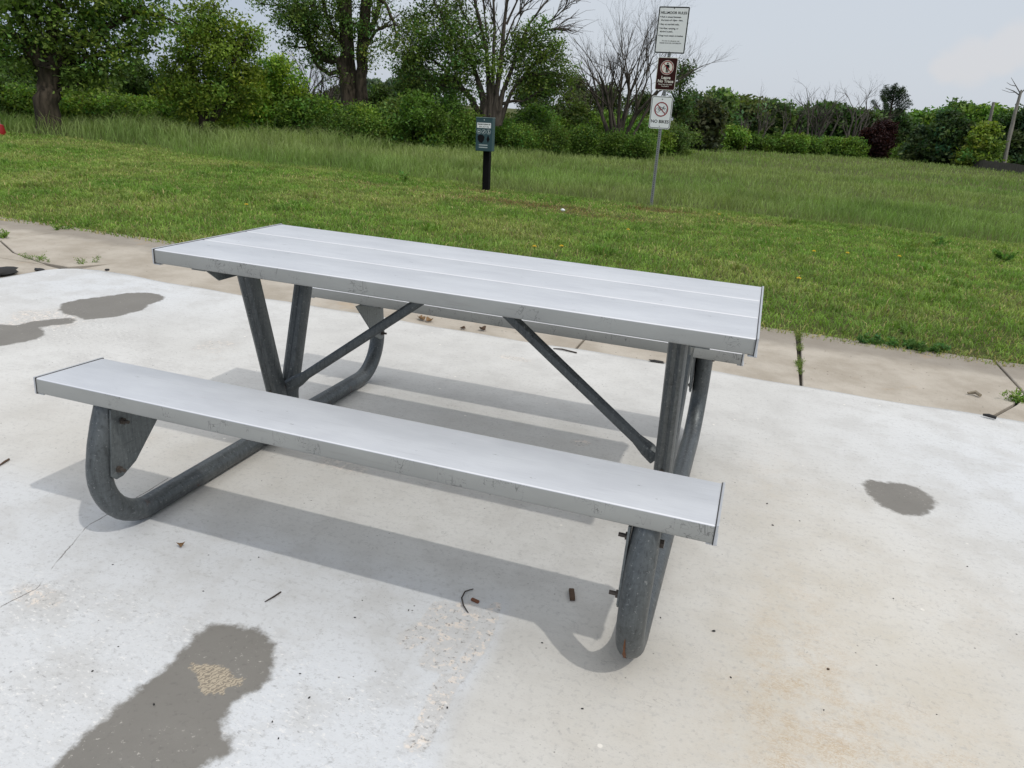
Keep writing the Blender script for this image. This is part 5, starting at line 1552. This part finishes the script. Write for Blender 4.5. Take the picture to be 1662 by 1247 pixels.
# dandelions
M_DAND = plain('dandelion_yellow', (0.75, 0.52, 0.02), 0.7)
M_STEM = plain('flower_stem', (0.10, 0.14, 0.05), 0.8)
dd = [(1293, 464, 'yellow dandelion nearest the right end of the table'), (1373, 420, 'yellow dandelion highest right of the table end'), (1319, 417, 'small yellow dandelion left of the highest one'), (1018, 381, 'yellow dandelion above the middle right of the table'), (1456, 425, 'pale yellow dandelion farthest right in the lawn'), (400, 341, 'yellow dandelion in the lawn above the left end of the table'), (1166, 354, 'tiny yellow dandelion below the sign post'), (867, 411, 'orange yellow dandelion close to the back table edge'), (910, 410, 'yellow dandelion second along the back table edge')]
proto = None
for i, (u, v, lab) in enumerate(dd):
    c = ground_at(u, v + 4, 0.0)
    if proto is None:
        proto = empty('dandelion', (0, 0, 0))
        mb = MB(); mb.tube([(0, 0, -0.02), (0.004, 0, 0.04), (0.002, 0.003, 0.085)], 0.0018, n=5); mb.build('stem', M_STEM, proto)
        mb = MB()
        for ring, (r0, z0) in enumerate(((0.020, 0.086), (0.014, 0.091), (0.008, 0.095))):
            for k in range(14):
                a = 2 * PI * k / 14 + ring * 0.2; q = 2 * PI / 36
                mb.add([(0.002, 0.003, z0 - 0.004), (0.002 + r0 * math.cos(a - q), 0.003 + r0 * math.sin(a - q), z0), (0.002 + r0 * 1.12 * math.cos(a), 0.003 + r0 * 1.12 * math.sin(a), z0 + 0.002), (0.002 + r0 * math.cos(a + q), 0.003 + r0 * math.sin(a + q), z0)], [(0, 1, 2, 3)])
        mb.build('flower_head', M_DAND, proto)
        o = proto
    else:
        o = proto.copy(); col.objects.link(o)
        for ch in list(proto.children):
            cc = ch.copy(); col.objects.link(cc); cc.parent = o
    o.location = (c[0], c[1], 0); o.rotation_euler = (0, 0, i * 1.3)
    tag(o, lab, 'flower', 'dandelions in the lawn')

# red and white marker just inside the left edge
mk = at(-3, 213, 20.0); e = empty('ground_marker', (mk[0], mk[1], -0.02)); tag(e, 'small red marker with a pale top at the left picture edge', 'marker')
mb = MB(); mb.tube([(0, 0, 0), (0, 0, 0.06), (0, 0, 0.20), (0, 0, 0.22)], [0.13, 0.14, 0.11, 0.06], n=14); mb.build('body', plain('marker_red', (0.30, 0.012, 0.014), 0.5), e, smooth=True)
mb = MB(); mb.tube([(0, 0, 0.22), (0, 0, 0.36), (0, 0, 0.40)], [0.06, 0.065, 0.03], n=12); mb.build('cap', plain('marker_pale', (0.55, 0.36, 0.32), 0.6), e, smooth=True)

# ------------------------------------------------------------------ light and sky
sd = np.array([0.57232, -0.30989, 1.0]); sd /= np.linalg.norm(sd)
EL = math.asin(sd[2]); AZ = math.atan2(sd[0], sd[1])
sun = bpy.data.lights.new('sun', 'SUN'); sun.energy = 1.42; sun.angle = math.radians(0.9); sun.color = (1.0, 0.955, 0.885)
so = bpy.data.objects.new('sun', sun); col.objects.link(so)
so.rotation_euler = Vector(tuple(sd)).to_track_quat('Z', 'Y').to_euler()
w = bpy.data.worlds.new('World'); scene.world = w; w.use_nodes = True
nt = w.node_tree; nt.nodes.clear()
class WN(NT):
    def __init__(s, t): s.t = t
W = WN(nt)
out = W.n('ShaderNodeOutputWorld'); bg = W.n('ShaderNodeBackground')
sky = W.n('ShaderNodeTexSky', sky_type='NISHITA'); sky.sun_disc = False; sky.sun_elevation = EL; sky.sun_rotation = AZ
sky.air_density = 1.2; sky.dust_density = 2.5
tc = W.n('ShaderNodeTexCoord'); vec = tc.outputs['Generated']
sep = W.n('ShaderNodeSeparateXYZ'); W.link(vec, sep.inputs[0])
mp = W.n('ShaderNodeMapping'); mp.inputs['Scale'].default_value = (1, 1, 2.6); W.link(vec, mp.inputs['Vector'])
n1 = W.noise(mp.outputs[0], 2.2, 5, 0.55); n2 = W.noise(mp.outputs[0], 7.0, 5, 0.6)
def dotv(v):
    d = W.n('ShaderNodeVectorMath', operation='DOT_PRODUCT'); W.link(vec, d.inputs[0]); d.inputs[1].default_value = tuple(v); return d.outputs['Value']
S = 10.0
lit = (0.66 * S, 0.71 * S, 0.785 * S); dull = (0.37 * S, 0.46 * S, 0.62 * S)
ldir = ray(300, 20); ldir = ldir / np.linalg.norm(ldir)
rdir = np.array([CR[0], CR[1], 0]); rdir /= np.linalg.norm(rdir)
f_side = W.step(W.math('ADD', dotv(rdir), W.math('MULTIPLY', W.math('SUBTRACT', n1, 0.5), 0.35)), -0.75, 0.05)
cloud = W.mix(f_side, dull, lit)
cloud = W.mix(W.math('MULTIPLY', W.step(n1, 0.40, 0.70), 0.25), cloud, (0.69 * S, 0.715 * S, 0.77 * S))
hi = W.step(sep.outputs['Z'], 0.35, 0.85)
cloud = W.mix(hi, cloud, (1.26 * S, 1.25 * S, 1.24 * S))
# the pale puffs low on the right
pf = None
for u, v, k in ((1575, 104, 0.030), (1648, 74, 0.028), (1535, 113, 0.02), (1625, 92, 0.024)):
    q = ray(u, v); q = q / np.linalg.norm(q)
    g = W.step(W.math('ADD', dotv(q), W.math('MULTIPLY', W.math('SUBTRACT', n2, 0.5), 0.0007)), math.cos(k), math.cos(k * 0.2))
    pf = g if pf is None else W.math('MAXIMUM', pf, g)
cloud = W.mix(W.math('MULTIPLY', pf, 0.45), cloud, (0.80 * S, 0.76 * S, 0.755 * S))
W.link(W.mix(0.86, sky.outputs[0], cloud), bg.inputs['Color']); bg.inputs['Strength'].default_value = 0.1
W.link(bg.outputs[0], out.inputs[0])

vs = scene.view_settings
vs.view_transform = 'Standard'; vs.look = 'None'; vs.gamma = 1.0; vs.exposure = 0.0
scene.render.engine = 'CYCLES'
scene.cycles.max_bounces = 6; scene.cycles.diffuse_bounces = 3; scene.cycles.transparent_max_bounces = 4
scene.render.film_transparent = False
